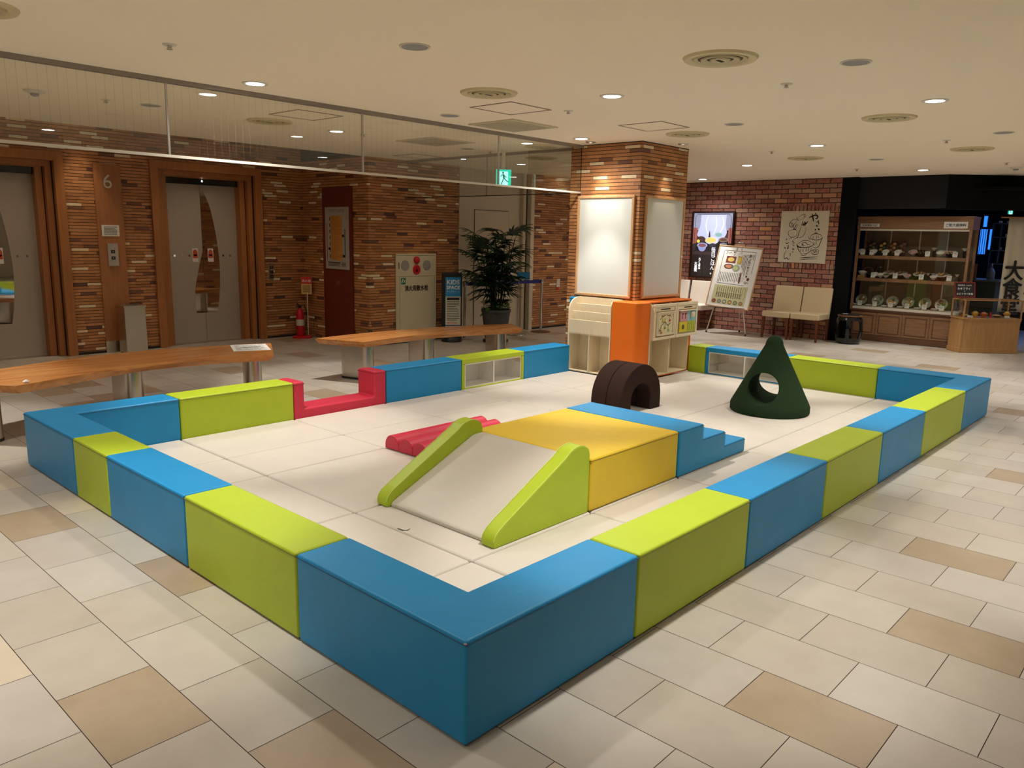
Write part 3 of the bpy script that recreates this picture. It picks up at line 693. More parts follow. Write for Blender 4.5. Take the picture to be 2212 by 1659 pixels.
def exit_sign(name, lb, x, y, zt, wd, h, yaw):
    t = thing(name, lb, 'sign', (x, y, zt), yaw)
    mb = MB(); mb.box(-wd/2, wd/2, -.02, .02, -h, 0); mb.build('housing', M['white_plastic'], t, local=True, bevel=.004, seg=1)
    mb = MB(); mb.box(-.02, .02, -.006, .006, 0, CEIL-zt); mb.build('hanger', M['white_plastic'], t, local=True)
    bpy.context.view_layer.update()
    W = wm(t); pp = Panel(W @ Vector((-wd/2, -.021, -h)), W.to_3x3() @ Vector((1, 0, 0)), (0, 0, 1))
    mb = MB(); pp.rect(mb, .004, .004, wd-.004, h-.004, .001); flat(mb, 'green_face', M['exit_green'], t)
    mb = MB(); pp.rect(mb, wd*.24, .0, wd*.78, h*.86, .002); flat(mb, 'doorway', M['exit_white'], t)
    mb = MB(); s = h
    pp.ell(mb, wd*.46, s*.78, s*.065, s*.065, .003, 16)
    pp.stroke(mb, [(wd*.47, s*.70), (wd*.52, s*.45)], s*.13, .003)
    pp.stroke(mb, [(wd*.30, s*.52), (wd*.36, s*.64), (wd*.52, s*.66), (wd*.64, s*.50), (wd*.70, s*.56)], s*.05, .0034)
    pp.stroke(mb, [(wd*.52, s*.46), (wd*.64, s*.33), (wd*.78, s*.22), (wd*.80, s*.27)], s*.065, .0038)
    pp.stroke(mb, [(wd*.50, s*.46), (wd*.42, s*.24), (wd*.32, s*.06)], s*.065, .0042)
    flat(mb, 'running_figure', mat('exit_figure_green', L(14, 120, 96), .5, emit=.6), t)
exit_sign('exit_sign', 'glowing green running-man exit sign seen through the glass barrier', 5.40, 5.0, 2.285, .185, .185, -math.radians(35))

# ================================================================== PLAY AREA
A, B, WD, H = 6.573, 4.071, 0.242, 0.349
MT = 0.058       # mat top
def seam_loop(mb, poly, z, r=.0021):
    P = [Vector((p[0], p[1], z)) for p in poly]; n = len(P)
    for i in range(n): mb.tube([P[i], P[(i+1) % n]], r, 5)
def inset(poly, d):
    """offset a counter-clockwise axis-aligned polygon outwards (d>0)"""
    n = len(poly); out = []
    for i in range(n):
        p0, p1, p2 = (Vector(poly[i-1]), Vector(poly[i]), Vector(poly[(i+1) % n]))
        a = (p1-p0).normalized(); b = (p2-p1).normalized()
        out.append(tuple(p1+Vector((a.y, -a.x))*d+Vector((b.y, -b.x))*d))
    return out
def block(name, poly, col, label, z0=0.006, z1=H, group='fence blocks round the play area', bev=.011, cat='foam block'):
    poly = inset(poly, -.0024)
    cx = sum(p[0] for p in poly)/len(poly); cy = sum(p[1] for p in poly)/len(poly)
    mb = MB(); mb.prism(poly, 'z', z0, z1)
    o = mb.build(name, M[col], origin=(cx, cy, 0), bevel=bev)
    tag(o, label, cat, group)
    s = MB(); seam_loop(s, inset(poly, -.0002), z1-.0135); s.build('seam', M[col+'_seam'], o)
    if z0 < .02:
        f = MB(); f.prism(inset(poly, -.012), 'z', 0, z0+.004); f.build('base', M['rubber'], o)
    return o
def rect(x0, x1, y0, y1): return [(x0, y0), (x1, y0), (x1, y1), (x0, y1)]
near_corner = block('foam_corner_block', [(0, 0), (.901, 0), (.901, WD), (WD, WD), (WD, .904), (0, .904)], 'blue', 'blue L-shaped corner block nearest the camera')
def worn_corner():
    mb = MB(); mb.blob(.0075, .0095, H-.011, .006, .006, .005, 10, 6); o = mb.build('worn_spot', mat('bare_foam', L(196, 170, 150), .9), near_corner, smooth=True); o['label'] = 'small worn pale spot at the block corner'
worn_corner()
for x0, x1, c, lb in ((.901, 1.817, 'lime', 'lime green block right of the nearest blue corner block'), (1.817, 2.736, 'blue', 'straight blue block on the right side, next but one to the nearest corner'),
                      (2.736, 3.648, 'lime', 'dull olive-looking lime block in the middle of the right side'), (3.648, 4.561, 'blue', 'straight blue block on the right side beside the brightly lit lime block'),
                      (4.561, 5.677, 'lime', 'brightly lit lime block next to the far right blue corner')):
    block('foam_block', rect(x0, x1, 0, WD), c, lb)
block('foam_corner_block', [(5.677, 0), (A, 0), (A, .905), (A-WD, .905), (A-WD, WD), (5.677, WD)], 'blue', 'blue L-shaped corner block at the far right')
for y0, y1, c, lb in ((.904, 1.814, 'lime', 'long lime green block left of the nearest blue corner block'), (1.814, 2.708, 'blue', 'straight bright blue block on the left side of the fence'), (2.708, 3.193, 'lime', 'short lime green block beside the left blue corner')):
    block('foam_block', rect(0, WD, y0, y1), c, lb)
block('foam_corner_block', [(0, 3.193), (WD, 3.193), (WD, B-WD), (.903, B-WD), (.903, B), (0, B)], 'blue', 'blue L-shaped corner block at the left end')
block('foam_block', rect(.903, 1.812, B-WD, B), 'lime', 'lime green block between the left corner and the red gate')
block('foam_block', rect(2.727, 3.638, B-WD, B), 'blue', 'blue block right of the red gate')
block('foam_block', rect(4.529, 5.29, B-WD, B), 'blue', 'light blue block against the white picture book shelf')
block('foam_block', rect(A-WD, A, .905, 1.799), 'lime', 'lime green block behind the green cone, by the far right corner')
block('foam_block', rect(A-WD, A, 2.733, 2.952), 'lime', 'short lime green block tight against the orange cabinet')
def gate():
    y0, y1 = B-WD+.001, B-.001
    prof = [(1.813, .006), (1.813, H), (1.908, H), (1.908, .13), (2.598, .13), (2.598, H), (2.725, H), (2.725, .006)]
    mb = MB(); mb.prism(prof, 'y', y0, y1)
    o = mb.build('foam_gate', M['red'], origin=(2.27, (y0+y1)/2, 0), bevel=.016, seg=4); tag(o, 'red U-shaped entrance gate block with a low step', 'foam gate')
    s = MB()
    for xa, xb in ((1.813, 1.908), (2.598, 2.725)): seam_loop(s, rect(xa, xb, y0, y1), H-.02)
    s.build('seam', M['red_seam'], o)
    r = MB(); r.box(1.83, 2.71, y0+.02, y1-.02, 0, .01); r.build('base', M['rubber'], o)
gate()
def shelf_block(label, col, along, a0, a1, f, back, sgn):
    """low open shelf cased in vinyl; along = 'x' or 'y'; front at f, back at back"""
    def bx(mb, p0, p1, q0, q1, z0, z1):
        q0, q1 = min(q0, q1), max(q0, q1)
        mb.box(p0, p1, q0, q1, z0, z1) if along == 'x' else mb.box(q0, q1, p0, p1, z0, z1)
    t = thing('toy_shelf', label, 'shelf', ((a0+a1)/2, (f+back)/2, 0) if along == 'x' else ((f+back)/2, (a0+a1)/2, 0), 0, 'low shelves built into the fence')
    a0 += .0015; a1 -= .0015
    mb = MB(); e = .040
    bx(mb, a0, a1, f, back, H-.05, H); bx(mb, a0, a0+e, f, back, .005, H-.05); bx(mb, a1-e, a1, f, back, .005, H-.05)
    bx(mb, a0+e, a1-e, back-sgn*.02, back, .005, H-.05); bx(mb, a0+e, a1-e, f, f+sgn*.02, .005, .066)
    mb.build('casing', M[col], t, bevel=.007, seg=2)
    mb = MB(); bi = back-sgn*.02; fi = f+sgn*.006
    bx(mb, a0+e, a1-e, fi, bi, .066, .078); bx(mb, a0+e, a1-e, fi, bi, H-.06, H-.05); bx(mb, a0+e, a0+e+.012, fi, bi, .078, H-.06); bx(mb, a1-e-.012, a1-e, fi, bi, .078, H-.06)
    bx(mb, a0+e, a1-e, bi-sgn*.008, bi, .078, H-.06)
    mb.build('inner_box', M['birch_white'], t)
    m_ = (a0+a1)/2; mb = MB(); bx(mb, m_-.008, m_+.008, fi, bi-sgn*.008, .078, H-.06); mb.build('divider', M['birch_white'], t)
    g = MB(); bx(g, a0+e+.012, m_-.008, fi-sgn*.001, fi+sgn*.002, .078, H-.06); bx(g, m_+.008, a1-e-.012, fi-sgn*.001, fi+sgn*.002, .078, H-.06); g.build('clear_front', M['glass'], t)
    return t
shelf_block('lime cased low shelf with clear front in the left back side of the fence', 'lime', 'x', 3.638, 4.529, B-WD, B, 1)
shelf_block('blue cased low shelf with clear front behind the green cone', 'blue', 'y', 1.799, 2.733, A-WD, A, 1)

# padded mats: one object per mat
XS = [WD, .89, 1.80, 2.70, 3.60, 4.50, 5.40, A-WD]; YS = [WD, .885, 1.77, 2.67, 3.17, B-WD]
ordx = ['leftmost', 'second', 'third', 'fourth', 'fifth', 'sixth', 'rightmost']; rows = ['nearest row, along the right fence', 'second row from the right fence', 'middle row', 'fourth row, narrow', 'farthest row, along the red gate side']
def mats():
    for j in range(5):
        for i in range(7):
            x0, x1, y0, y1 = XS[i], XS[i+1], YS[j], YS[j+1]
            polys = [rect(x0, x1, y0, y1)]
            if x1 > 5.3 and y1 > 2.94:       # around the cabinet
                if y0 >= 2.94 and x0 >= 5.3: continue
                if x0 < 5.3 and y0 >= 2.9: polys = [rect(x0, 5.29, y0, y1)] if x0 < 5.29 else []
                elif x0 >= 5.3: polys = [rect(x0, x1, y0, min(y1, 2.93))]
            for p in polys:
                if abs(p[1][0]-p[0][0]) < .1 or abs(p[2][1]-p[1][1]) < .1: continue
                q = inset(p, -.0025); mb = MB(); mb.prism(q, 'z', 0.001, MT)
                o = mb.build('floor_mat', M['cream'], origin=((x0+x1)/2, (y0+y1)/2, 0), bevel=.016, seg=4)
                tag(o, 'cream padded floor mat, %s, %s' % (ordx[i] + (' of its row' if i not in (0, 6) else ' mat of its row'), rows[j]), 'play mat', 'cream padded mats of the play floor')
mats()
def mat_tear():
    m_ = min((o for o in COL.objects if o.name.startswith('floor_mat')), key=lambda o: abs(o.location.x-1.345)+abs(o.location.y-1.33))
    p = Panel((0, 0, MT), (1, 0, 0), (0, 1, 0)); mb = MB(); p.stroke(mb, [(.902, 1.43), (.904, 1.39), (.915, 1.372), (.94, 1.378)], .006, .0009, taper=True); p.stroke(mb, [(.908, 1.40), (.909, 1.28)], .005, -.004, taper=True)
    flat(mb, 'torn_edge', M['rubber'], m_)
mat_tear()
def slide():
    x0, x1, y0, y1 = 1.05, 1.783, .90, 1.79; rw = .085
    t = thing('slide', 'small lime-railed soft slide with cream ramp in front of the yellow block', 'slide', ((x0+x1)/2, (y0+y1)/2, MT))
    for a, b in ((y0, y0+rw), (y1-rw, y1)):
        pr = [(x1, MT), (x1, .375)]+curve([(x1, .375), (1.768, .412), (1.73, .436), (1.685, .443), (1.63, .431), (1.58, .40)], 4)[1:]
        pr += [(1.125, .162), (1.085, .138)]+[(1.062, .115), (1.052, .09), (1.050, .072), (1.055, MT)]
        mb = MB(); mb.prism(pr, 'y', a, b); r = mb.build('side_rail', M['lime'], t, bevel=.007, seg=2)
        s = MB()
        for yy in (a+.003, b-.003): s.tube([(q[0]-.0005, yy, q[1]+.001) for q in pr[1:-2]], .0016, 5)
        s.build('seam', mat('pale_piping', L(214, 226, 120), .5), r)
    mb = MB(); mb.prism([(x0+.03, MT+.001), (x0+.03, MT+.018), (x0+.045, MT+.03), (1.69, .352), (1.72, .356), (x1-.004, .356), (x1-.004, MT+.001)], 'y', y0+rw+.001, y1-rw-.001)
    mb.build('ramp', M['slide'], t, bevel=.004, seg=2)
slide()
block('foam_platform', rect(1.785, 2.680, .89, 1.79), 'yellow', 'yellow square foam platform between the slide and the blue steps', MT+.001, .357, group='blocks of the soft climbing set', bev=.014)
def stairs():
    x0 = 2.682
    mb = MB(); mb.prism([(x0, MT+.001), (x0, .357), (x0+.29, .357), (x0+.29, .257), (x0+.592, .257), (x0+.592, .157), (x0+.895, .157), (x0+.895, MT+.001)], 'y', .885, 1.79)
    o = mb.build('foam_steps', M['blue'], origin=(x0+.45, 1.34, MT), bevel=.010); tag(o, 'blue three-step foam stairs behind the yellow platform', 'foam steps', 'blocks of the soft climbing set')
    s = MB()
    pr = [(x0, .356), (x0+.29, .356), (x0+.29, .257), (x0+.592, .256), (x0+.592, .157), (x0+.895, .156)]
    for yy in (.8855, 1.7895): s.tube([(a, yy, b-.009) for a, b in pr], .0014, 5)
    s.build('seam', M['blue_seam'], o)
stairs()
def roller():
    n = 6; p = (2.672-1.795)/n
    t = thing('foam_roller_mat', 'pink-red ribbed foam roller mat behind the slide', 'foam block', (2.24, 2.24, MT))
    for k in range(n):
        yc = 1.795+p*(k+.5); mb = MB()
        mb.prism([(yc+p*.497*math.cos(a), MT+.03+.072*math.sin(a)) for a in [PI*i/14 for i in range(15)]]+[(yc-p*.497, MT+.001), (yc+p*.497, MT+.001)], 'x', 1.80, 2.68)
        mb.build('rib', M['red'], t, bevel=.006, seg=2)
roller()
def tunnel():
    cx = 4.102; ro = .306; h1 = .165+MT-.06
    for k, (y0, y1, lb) in enumerate(((2.10, 2.252, 'dark brown foam tunnel arch, the half nearer the camera'), (2.256, 2.408, 'dark brown foam tunnel arch, the half farther back'))):
        out = [(cx+ro, MT+.001)]+[(cx+ro*math.cos(a), .17+.30*math.sin(a)) for a in [PI*i/24 for i in range(25)]]+[(cx-ro, MT+.001)]
        inn = [(cx-.15, MT+.001)]+[(cx-.15*math.cos(a), .17+.135*math.sin(a)) for a in [PI*i/16 for i in range(17)]]+[(cx+.15, MT+.001)]
        mb = MB(); mb.prism(out+inn, 'y', y0, y1)
        o = mb.build('foam_tunnel', M['brown'], origin=(cx, (y0+y1)/2, MT), bevel=.010, seg=2); tag(o, lb, 'foam tunnel', 'brown foam tunnel halves')
tunnel()
def cone():
    cx, cy, z0 = 4.985, 1.352, MT+.001
    mb = MB(); prof = [(.322, 0), (.334, .012), (.334, .062), (.326, .082)]
    n = 10
    for i in range(1, n+1):
        t = i/n; prof.append((.326+(.074-.326)*t, .082+(.585-.082)*t))
    for i in range(1, 7):
        a = PI/2*i/6.5; prof.append((.074*math.cos(a), .585+.078*math.sin(a)))
    mb.lathe(prof, seg=56)
    o = mb.build('foam_cone', M['green'], origin=(0, 0, 0), smooth=True)
    c = MB(); c.at(Matrix.Translation((0, .02, .228)) @ Matrix.Rotation(math.radians(9), 4, 'Z') @ Matrix.Rotation(PI/2, 4, 'Y')); c.cyl(0, 0, -.6, .6, .131, 48)
    k = c.build('cutter', M['green'], origin=(0, 0, 0), smooth=True)
    b = o.modifiers.new('hole', 'BOOLEAN'); b.object = k; b.operation = 'DIFFERENCE'; b.solver = 'EXACT'
    bv = o.modifiers.new('soft_edge', 'BEVEL'); bv.width = .008; bv.segments = 2; bv.limit_method = 'ANGLE'; bv.angle_limit = math.radians(40)
    bpy.context.view_layer.update()
    me = bpy.data.meshes.new_from_object(o.evaluated_get(bpy.context.evaluated_depsgraph_get())); me.name = 'foam_cone'
    for p_ in me.polygons: p_.use_smooth = True
    me.set_sharp_from_angle(angle=math.radians(50))
    o.modifiers.clear(); o.data = me; bpy.data.objects.remove(k)
    o.location = (cx, cy, z0); o.rotation_euler = (0, 0, math.radians(3))
    tag(o, 'dark green foam cone with a round hole through it', 'foam cone')
cone()

# ------------------------------------------------------------------ the toy cabinet wrapped round the pillar
def bookshelf():
    f, bk = 5.305, 5.525; ya, yb = 3.305, 3.885; T_ = .016
    t = thing('picture_book_shelf', 'birch plywood picture book shelf with curved side, left of the orange corner', 'bookshelf', (f+.1, 3.6, MT))
    side = [(f, MT), (f, .715)]+[(f+.15-.15*math.cos(a), .715+.155*math.sin(a)) for a in [PI/2*i/10 for i in range(1, 11)]]+[(bk, .872), (bk, MT)]
    side2 = [(f, MT), (f, .80)]+[(f+.05-.05*math.cos(a), .80+.065*math.sin(a)) for a in [PI/2*i/6 for i in range(1, 7)]]+[(bk, .867), (bk, MT)]
    for y, pr in ((ya, side2), (yb-T_, side)):
        mb = MB(); mb.at(Matrix.Identity(4)); mb.prism(pr, 'y', y, y+T_); mb.build('side_panel', M['birch'], t, bevel=.004, seg=2)
    mb = MB(); mb.box(bk-.012, bk, ya+T_, yb-T_, MT, .872); mb.build('back_panel', M['birch'], t)
    for k, (x, z0, z1) in enumerate(((f+.006, .486, .634), (f+.066, .60, .722), (f+.126, .69, .803))):
        mb = MB(); mb.box(x, x+.012, ya+T_, yb-T_, z0, z1); mb.build('ledge', M['birch'], t, bevel=.003, seg=1)
        mb = MB(); mb.box(x+.012, x+.066 if k < 2 else bk-.012, ya+T_, yb-T_, z0, z0+.010); mb.build('shelf', M['birch'], t)
    mb = MB(); mb.box(f+.01, bk-.012, ya+T_, yb-T_, .474, .486); mb.build('shelf', M['birch'], t)
    mb = MB(); mb.box(f+.01, bk-.012, ya+T_, yb-T_, MT+.001, MT+.012); mb.build('bottom_panel', M['birch'], t)
    mb = MB(); mb.box(f+.008, bk-.012, 3.588, 3.602, MT+.012, .474); mb.build('divider', M['birch'], t, bevel=.002, seg=1)
bookshelf()
def orange_corner():
    z1 = .868
    pr = [(5.305, 3.302), (5.305, 3.02)]+[(5.375-.07*math.cos(a), 3.02-.07*math.sin(a)) for a in [PI/2*i/8 for i in range(1, 9)]]+[(5.512, 2.95), (5.512, 3.302)]
    t = thing('orange_corner_block', 'orange vinyl covered corner of the toy cabinet below the pillar', 'foam block', (5.42, 3.15, MT))
    mb = MB(); mb.prism(pr, 'z', MT+.001, z1); mb.build('post', M['orange'], t, bevel=.014, seg=3)
orange_corner()
def toy_shelf():
    z1 = .868
    y0, y1 = 2.95, 3.170; xa, xb = 5.515, 6.315
    t = thing('toy_cabinet', 'open birch toy cabinet with two cubbies, right of the orange corner', 'cabinet', ((xa+xb)/2, 3.06, MT))
    for x, n in ((xa, 'side_panel'), (xb-.016, 'side_panel'), ((xa+xb)/2-.008, 'divider')):
        mb = MB(); mb.box(x, x+.016, y0, y1-.012, MT+.022, .846); mb.build(n, M['birch'], t, bevel=.002, seg=1)
    mb = MB(); mb.box(xa, xb, y1-.012, y1, MT+.012, .846); mb.build('back_panel', M['birch'], t)
    mb = MB(); mb.box(xa, xb, y0+.002, y1-.012, MT+.012, MT+.022); mb.build('bottom_panel', M['birch'], t)
    mb = MB(); mb.box(xa+.016, xb-.016, y0+.004, y1-.012, .455, .468); mb.build('shelf', M['birch'], t)
    mb = MB(); mb.prism([(5.515, 2.97), (6.375, 2.97), (6.375, 3.172), (5.515, 3.172)], 'z', .848, z1+.001); mb.build('top_pad', M['orange'], t, bevel=.008, seg=2)
    mb = MB(); mb.box(6.318, 6.372, 2.955, 3.172, MT, .846); mb.build('end_panel', M['orange'], t, bevel=.008, seg=2)
    mb = MB(); mb.box(5.514, 6.316, 2.955, 3.172, MT, MT+.012); mb.build('base_pad', M['orange'], t)
toy_shelf()
def busy_boxes():
    yf, yb = 2.905, 2.948
    for k, (xa, xb, lb) in enumerate(((5.52, 5.955, 'wooden activity board with hanging bead vine picture, next to the orange corner'), (5.965, 6.405, 'wooden activity board with pink, blue and yellow panels at the cabinet end'))):
        t = thing('activity_board', lb, 'wooden toy', ((xa+xb)/2, (yf+yb)/2, .66), 0, 'wooden activity boards on the cabinet front')
        pp = Panel((xa, yb, .468), (1, 0, 0), (0, 0, 1)); w_, h_ = xb-xa, .375; d = yb-yf
        mb = MB(); pp.slab(mb, 0, 0, w_, h_, 0, d*.45); mb.build('back_board', M['birch'], t)
        mb = MB(); pp.frame(mb, 0, 0, w_, h_, .030, d*.45, d); pp.slab(mb, .03, h_-.075, w_-.03, h_-.03, d*.45, d*.8); mb.build('frame', M['birch'], t, bevel=.003, seg=1)
        mb = MB(); pp.slab(mb, .13 if k == 0 else .16, h_-.058, w_-.12, h_-.048, d*.8, d*.8+.003); mb.build('handle_slot', M['rubber'], t)
        mb = MB(); pp.slab(mb, .05, h_-.092, w_-.05, h_-.082, d*.45, d+.018); mb.build('ledge', M['birch'], t, bevel=.002, seg=1)
        q = Panel((xa, yf-.001, .468), (1, 0, 0), (0, 0, 1))
        if k == 0:
            mb = MB(); pp.frame(mb, .05, .045, w_-.05, h_-.092, .018, d*.45, d+.008); mb.build('inner_frame', M['birch'], t)
            mb = MB(); q.slab(mb, .085, .055, w_-.075, h_-.10, -.01, 0); mb.build('picture', mat('cream_card', L(220, 208, 162), .7), t)
            mb = MB()
            for pts in ([(.10, .215), (.135, .235), (.15, .255), (.175, .245), (.215, .268), (.225, .275), (.24, .262), (.27, .248), (.30, .255), (.325, .23)],
                        [(.115, .115), (.135, .15), (.165, .165), (.195, .185), (.225, .175), (.255, .15), (.285, .155), (.32, .175)], [(.195, .185), (.205, .225)]):
                q.stroke(mb, curve(pts, 4), .007, .0015)
            for a, b0, b1 in ((.155, .205, .25), (.29, .205, .25), (.205, .13, .18), (.135, .09, .14), (.27, .10, .15)): q.stroke(mb, [(a, b0), (a, b1)], .004, .0015)
            flat(mb, 'vine_print', mat('vine_brown', L(50, 30, 36), .7), t)
            for a, b, c in ((.155, .205, (214, 170, 60)), (.29, .205, (200, 90, 80)), (.205, .13, (140, 160, 60)), (.135, .085, (190, 96, 56)), (.275, .10, (150, 176, 160)), (.105, .11, (150, 120, 60)), (.17, .21, (210, 190, 80)), (.305, .21, (230, 160, 150))):
                mb = MB(); mb.at(Matrix.Translation(q.p(a, b-.008, .006))); mb.blob(0, 0, 0, .013, .009, .013, 12, 6); mb.build('bead', mat('bead_paint', L(*c), .4), t, smooth=True)
        else:
            for (a0, b0, a1, b1, c, n) in ((.085, .165, .235, .285, (212, 150, 152), 'pink'), (.237, .165, w_-.035, .285, (140, 190, 196), 'blue'), (.075, .05, .225, .163, (216, 196, 40), 'yellow'), (.227, .05, w_-.04, .163, (190, 190, 60), 'green')):
                mb = MB(); q.slab(mb, a0, b0, a1, b1, -.016, -.006); mb.build('play_panel', mat('panel_'+n, L(*c), .5), t)
            mb = MB()
            for a in (.12, .18): q.slab(mb, a, .195, a+.012, .255, -.006, -.004); q.slab(mb, a, .243, a+.035, .255, -.006, -.004)
            mb.build('slot', mat('slot_brown', L(120, 70, 64), .7), t)
            mb = MB(); q.ell(mb, .145, .105, .028, .028, -.004); flat(mb, 'dial', mat('dial_brown', L(110, 84, 40), .6), t)
            mb = MB()
            for a in (.25, .29, .33, .37): q.stroke(mb, curve([(a, .06), (a+.008, .08), (a-.004, .105), (a+.006, .13), (a, .152)], 3), .006, -.004)
            flat(mb, 'wavy_groove', mat('groove_olive', L(96, 100, 30), .6), t)
            mb = MB(); mb.at(Matrix.Translation(q.p(.32, .235, 0)) @ Matrix.Rotation(PI/2, 4, 'X')); mb.lathe([(.034, 0), (.03, .02), (.012, .03)], seg=20); mb.build('wooden_knob', M['birch'], t, smooth=True)
busy_boxes()
block('foam_block', rect(5.465, 5.532, 3.892, 4.005), 'blue', 'tall narrow blue pad behind the curved side of the book shelf', .004, .862, group='tall pads behind the pillar')
block('foam_block', rect(6.465, 6.56, 3.25, 3.6), 'lime', 'tall lime pad behind the pillar, at the cabinet end', .004, .87, group='tall pads behind the pillar')
def whiteboards():
    for (o, u, wd, z0, z1, lb, dots) in (((PX-.002, 3.972, .885), (0, -1, 0), .748, 0, 1.082, 'large framed whiteboard on the left face of the pillar', ()),
                                ((5.628, PY-.002, .885), (1, 0, 0), .79, 0, 1.082, 'narrower-looking framed whiteboard on the right face of the pillar', ((.022, .44), (.765, .44)))):
        pp = Panel(o, u, (0, 0, 1)); t = thing('whiteboard', lb, 'whiteboard', o, 0, 'framed whiteboards on the pillar')
        mb = MB(); pp.frame(mb, 0, 0, wd, z1, .030, 0, .026); mb.build('frame', M['board_frame'], t, bevel=.006, seg=2)
        mb = MB(); pp.slab(mb, .03, .03, wd-.03, z1-.03, 0, .013); mb.build('board', M['whiteboard'], t)
        for a, b in dots:
            mb = MB(); mb.at(Matrix.Translation(pp.p(a, b, .028))); mb.blob(0, 0, 0, .014, .008, .014, 14, 6); mb.build('magnet', M['white_plastic'], t, smooth=True)
whiteboards()

# ================================================================== BENCHES
def bench(front, back, legs, label, z1=.43):
    fr = curve(front, 8); bk = curve(back, 8)
    cx = sum(p[0] for p in fr+bk)/len(fr+bk); cy = sum(p[1] for p in fr+bk)/len(fr+bk)
    t = thing('bench', label, 'bench', (cx, cy, 0), 0, 'long curved wooden benches')
    top = fr+bk[::-1]; rnd = random.Random(len(label))
    def sh(d):
        out = []
        for p in top: v = Vector((cx-p[0], cy-p[1])); out.append((p[0]+v.normalized().x*d, p[1]+v.normalized().y*d))
        return out
    n = len(top); low = sh(.035); mid = sh(-.002); wob = [rnd.uniform(-.006, .006) for _ in top]
    mb = MB()
    V0 = [mb.v(p[0], p[1], z1-.058) for p in low]; V1 = [mb.v(p[0], p[1], z1-.018+w_) for p, w_ in zip(mid, wob)]; V2 = [mb.v(p[0], p[1], z1) for p in top]
    mb.bm.faces.new(V0[::-1]); mb.bm.faces.new(V2)
    for a, b in ((V0, V1), (V1, V2)):
        for i in range(n): mb.bm.faces.new((a[i], a[(i+1) % n], b[(i+1) % n], b[i]))
    bmesh.ops.recalc_face_normals(mb.bm, faces=mb.bm.faces)
    mb.build('bench_top', M['bench_wood'], t)
    for (x, y, a) in legs:
        m_ = MB(); m_.at(Matrix.Translation((x, y, 0)) @ Matrix.Rotation(math.radians(a), 4, 'Z'))
        pr = [(.115+.075*math.cos(q), .075*math.sin(q)) for q in [-PI/2+PI*i/12 for i in range(13)]]+[(-.115-.075*math.cos(q), -.075*math.sin(q)) for q in [-PI/2+PI*i/12 for i in range(13)]]
        m_.prism(pr, 'z', .006, z1-.058); lg = m_.build('leg', M['brushed'], t, smooth=True)
        m_ = MB(); m_.at(Matrix.Translation((x, y, 0)) @ Matrix.Rotation(math.radians(a), 4, 'Z'))
        m_.prism([(p[0]*1.01, p[1]*1.02) for p in pr], 'z', 0, .022); m_.build('foot', M['rubber'], lg)
    return t
bench([(.105, 4.585), (.45, 4.71), (.78, 4.83), (1.09, 4.915), (1.5, 4.93), (1.85, 4.88), (2.20, 4.775)],
      [(-.30, 5.18), (.2, 5.40), (.65, 5.56), (1.1, 5.66), (1.5, 5.675), (1.8, 5.645), (2.15, 5.56), (2.555, 5.43)],
      [(-.05, 4.98, 118), (1.11, 5.27, 92), (2.19, 5.15, 66)], 'long curved wooden bench at the left edge with a notice sheet on its end')
bench([(3.30, 4.92), (3.6, 4.975), (3.95, 5.01), (4.3, 5.0), (4.72, 4.95), (5.1, 4.86), (5.50, 4.735)],
      [(3.085, 5.46), (3.5, 5.51), (3.9, 5.52), (4.3, 5.505), (4.8, 5.44), (5.3, 5.32), (5.78, 5.17)],
      [(3.44, 5.22, 108), (4.34, 5.24, 86), (5.34, 5.02, 70)], 'curved wooden bench on steel legs before the strip-tiled corner')
def bench_sheet():
    o = (2.008, 5.138, .4315); u = Vector((2.308-2.008, 5.009-5.138, 0)); v = Vector((2.198-2.008, 5.539-5.138, 0))
    t = thing('notice_sheet', 'white laminated notice sheet taped on the left bench end', 'notice', (2.24, 5.27, .4305))
    pp = Panel(o, u, v-u*(v.dot(u)/u.dot(u)))
    mb = MB(); pp.slab(mb, 0, 0, .33, .43, -.0008, .0006); mb.build('sheet', M['paper'], t)
    mb = MB(); rnd = random.Random(2)
    for k in range(9):
        b = .05+.04*k; a = .03
        while a < .27:
            l_ = rnd.uniform(.02, .07); pp.rect(mb, a, b, min(a+l_, .3), b+.012, .0012); a += l_+.012
    pp.poly(mb, curve([(.06, .20), (.12, .25), (.2, .27), (.27, .24), (.2, .22), (.12, .2)], 3), .0014)
    flat(mb, 'print', M['grey_ink'], t)
    c = MB(); rnd = random.Random(4); c.blob(.197, 4.661, .441, .022, .014, .0105, 9, 6)
    for v_ in c.bm.verts: v_.co += Vector((rnd.uniform(-.003, .003), rnd.uniform(-.003, .003), rnd.uniform(0, .003)))
    tag(c.build('crumpled_tissue', M['paper'], origin=(.197, 4.661, .43)), 'small crumpled white tissue on the left bench corner', 'tissue')
bench_sheet()

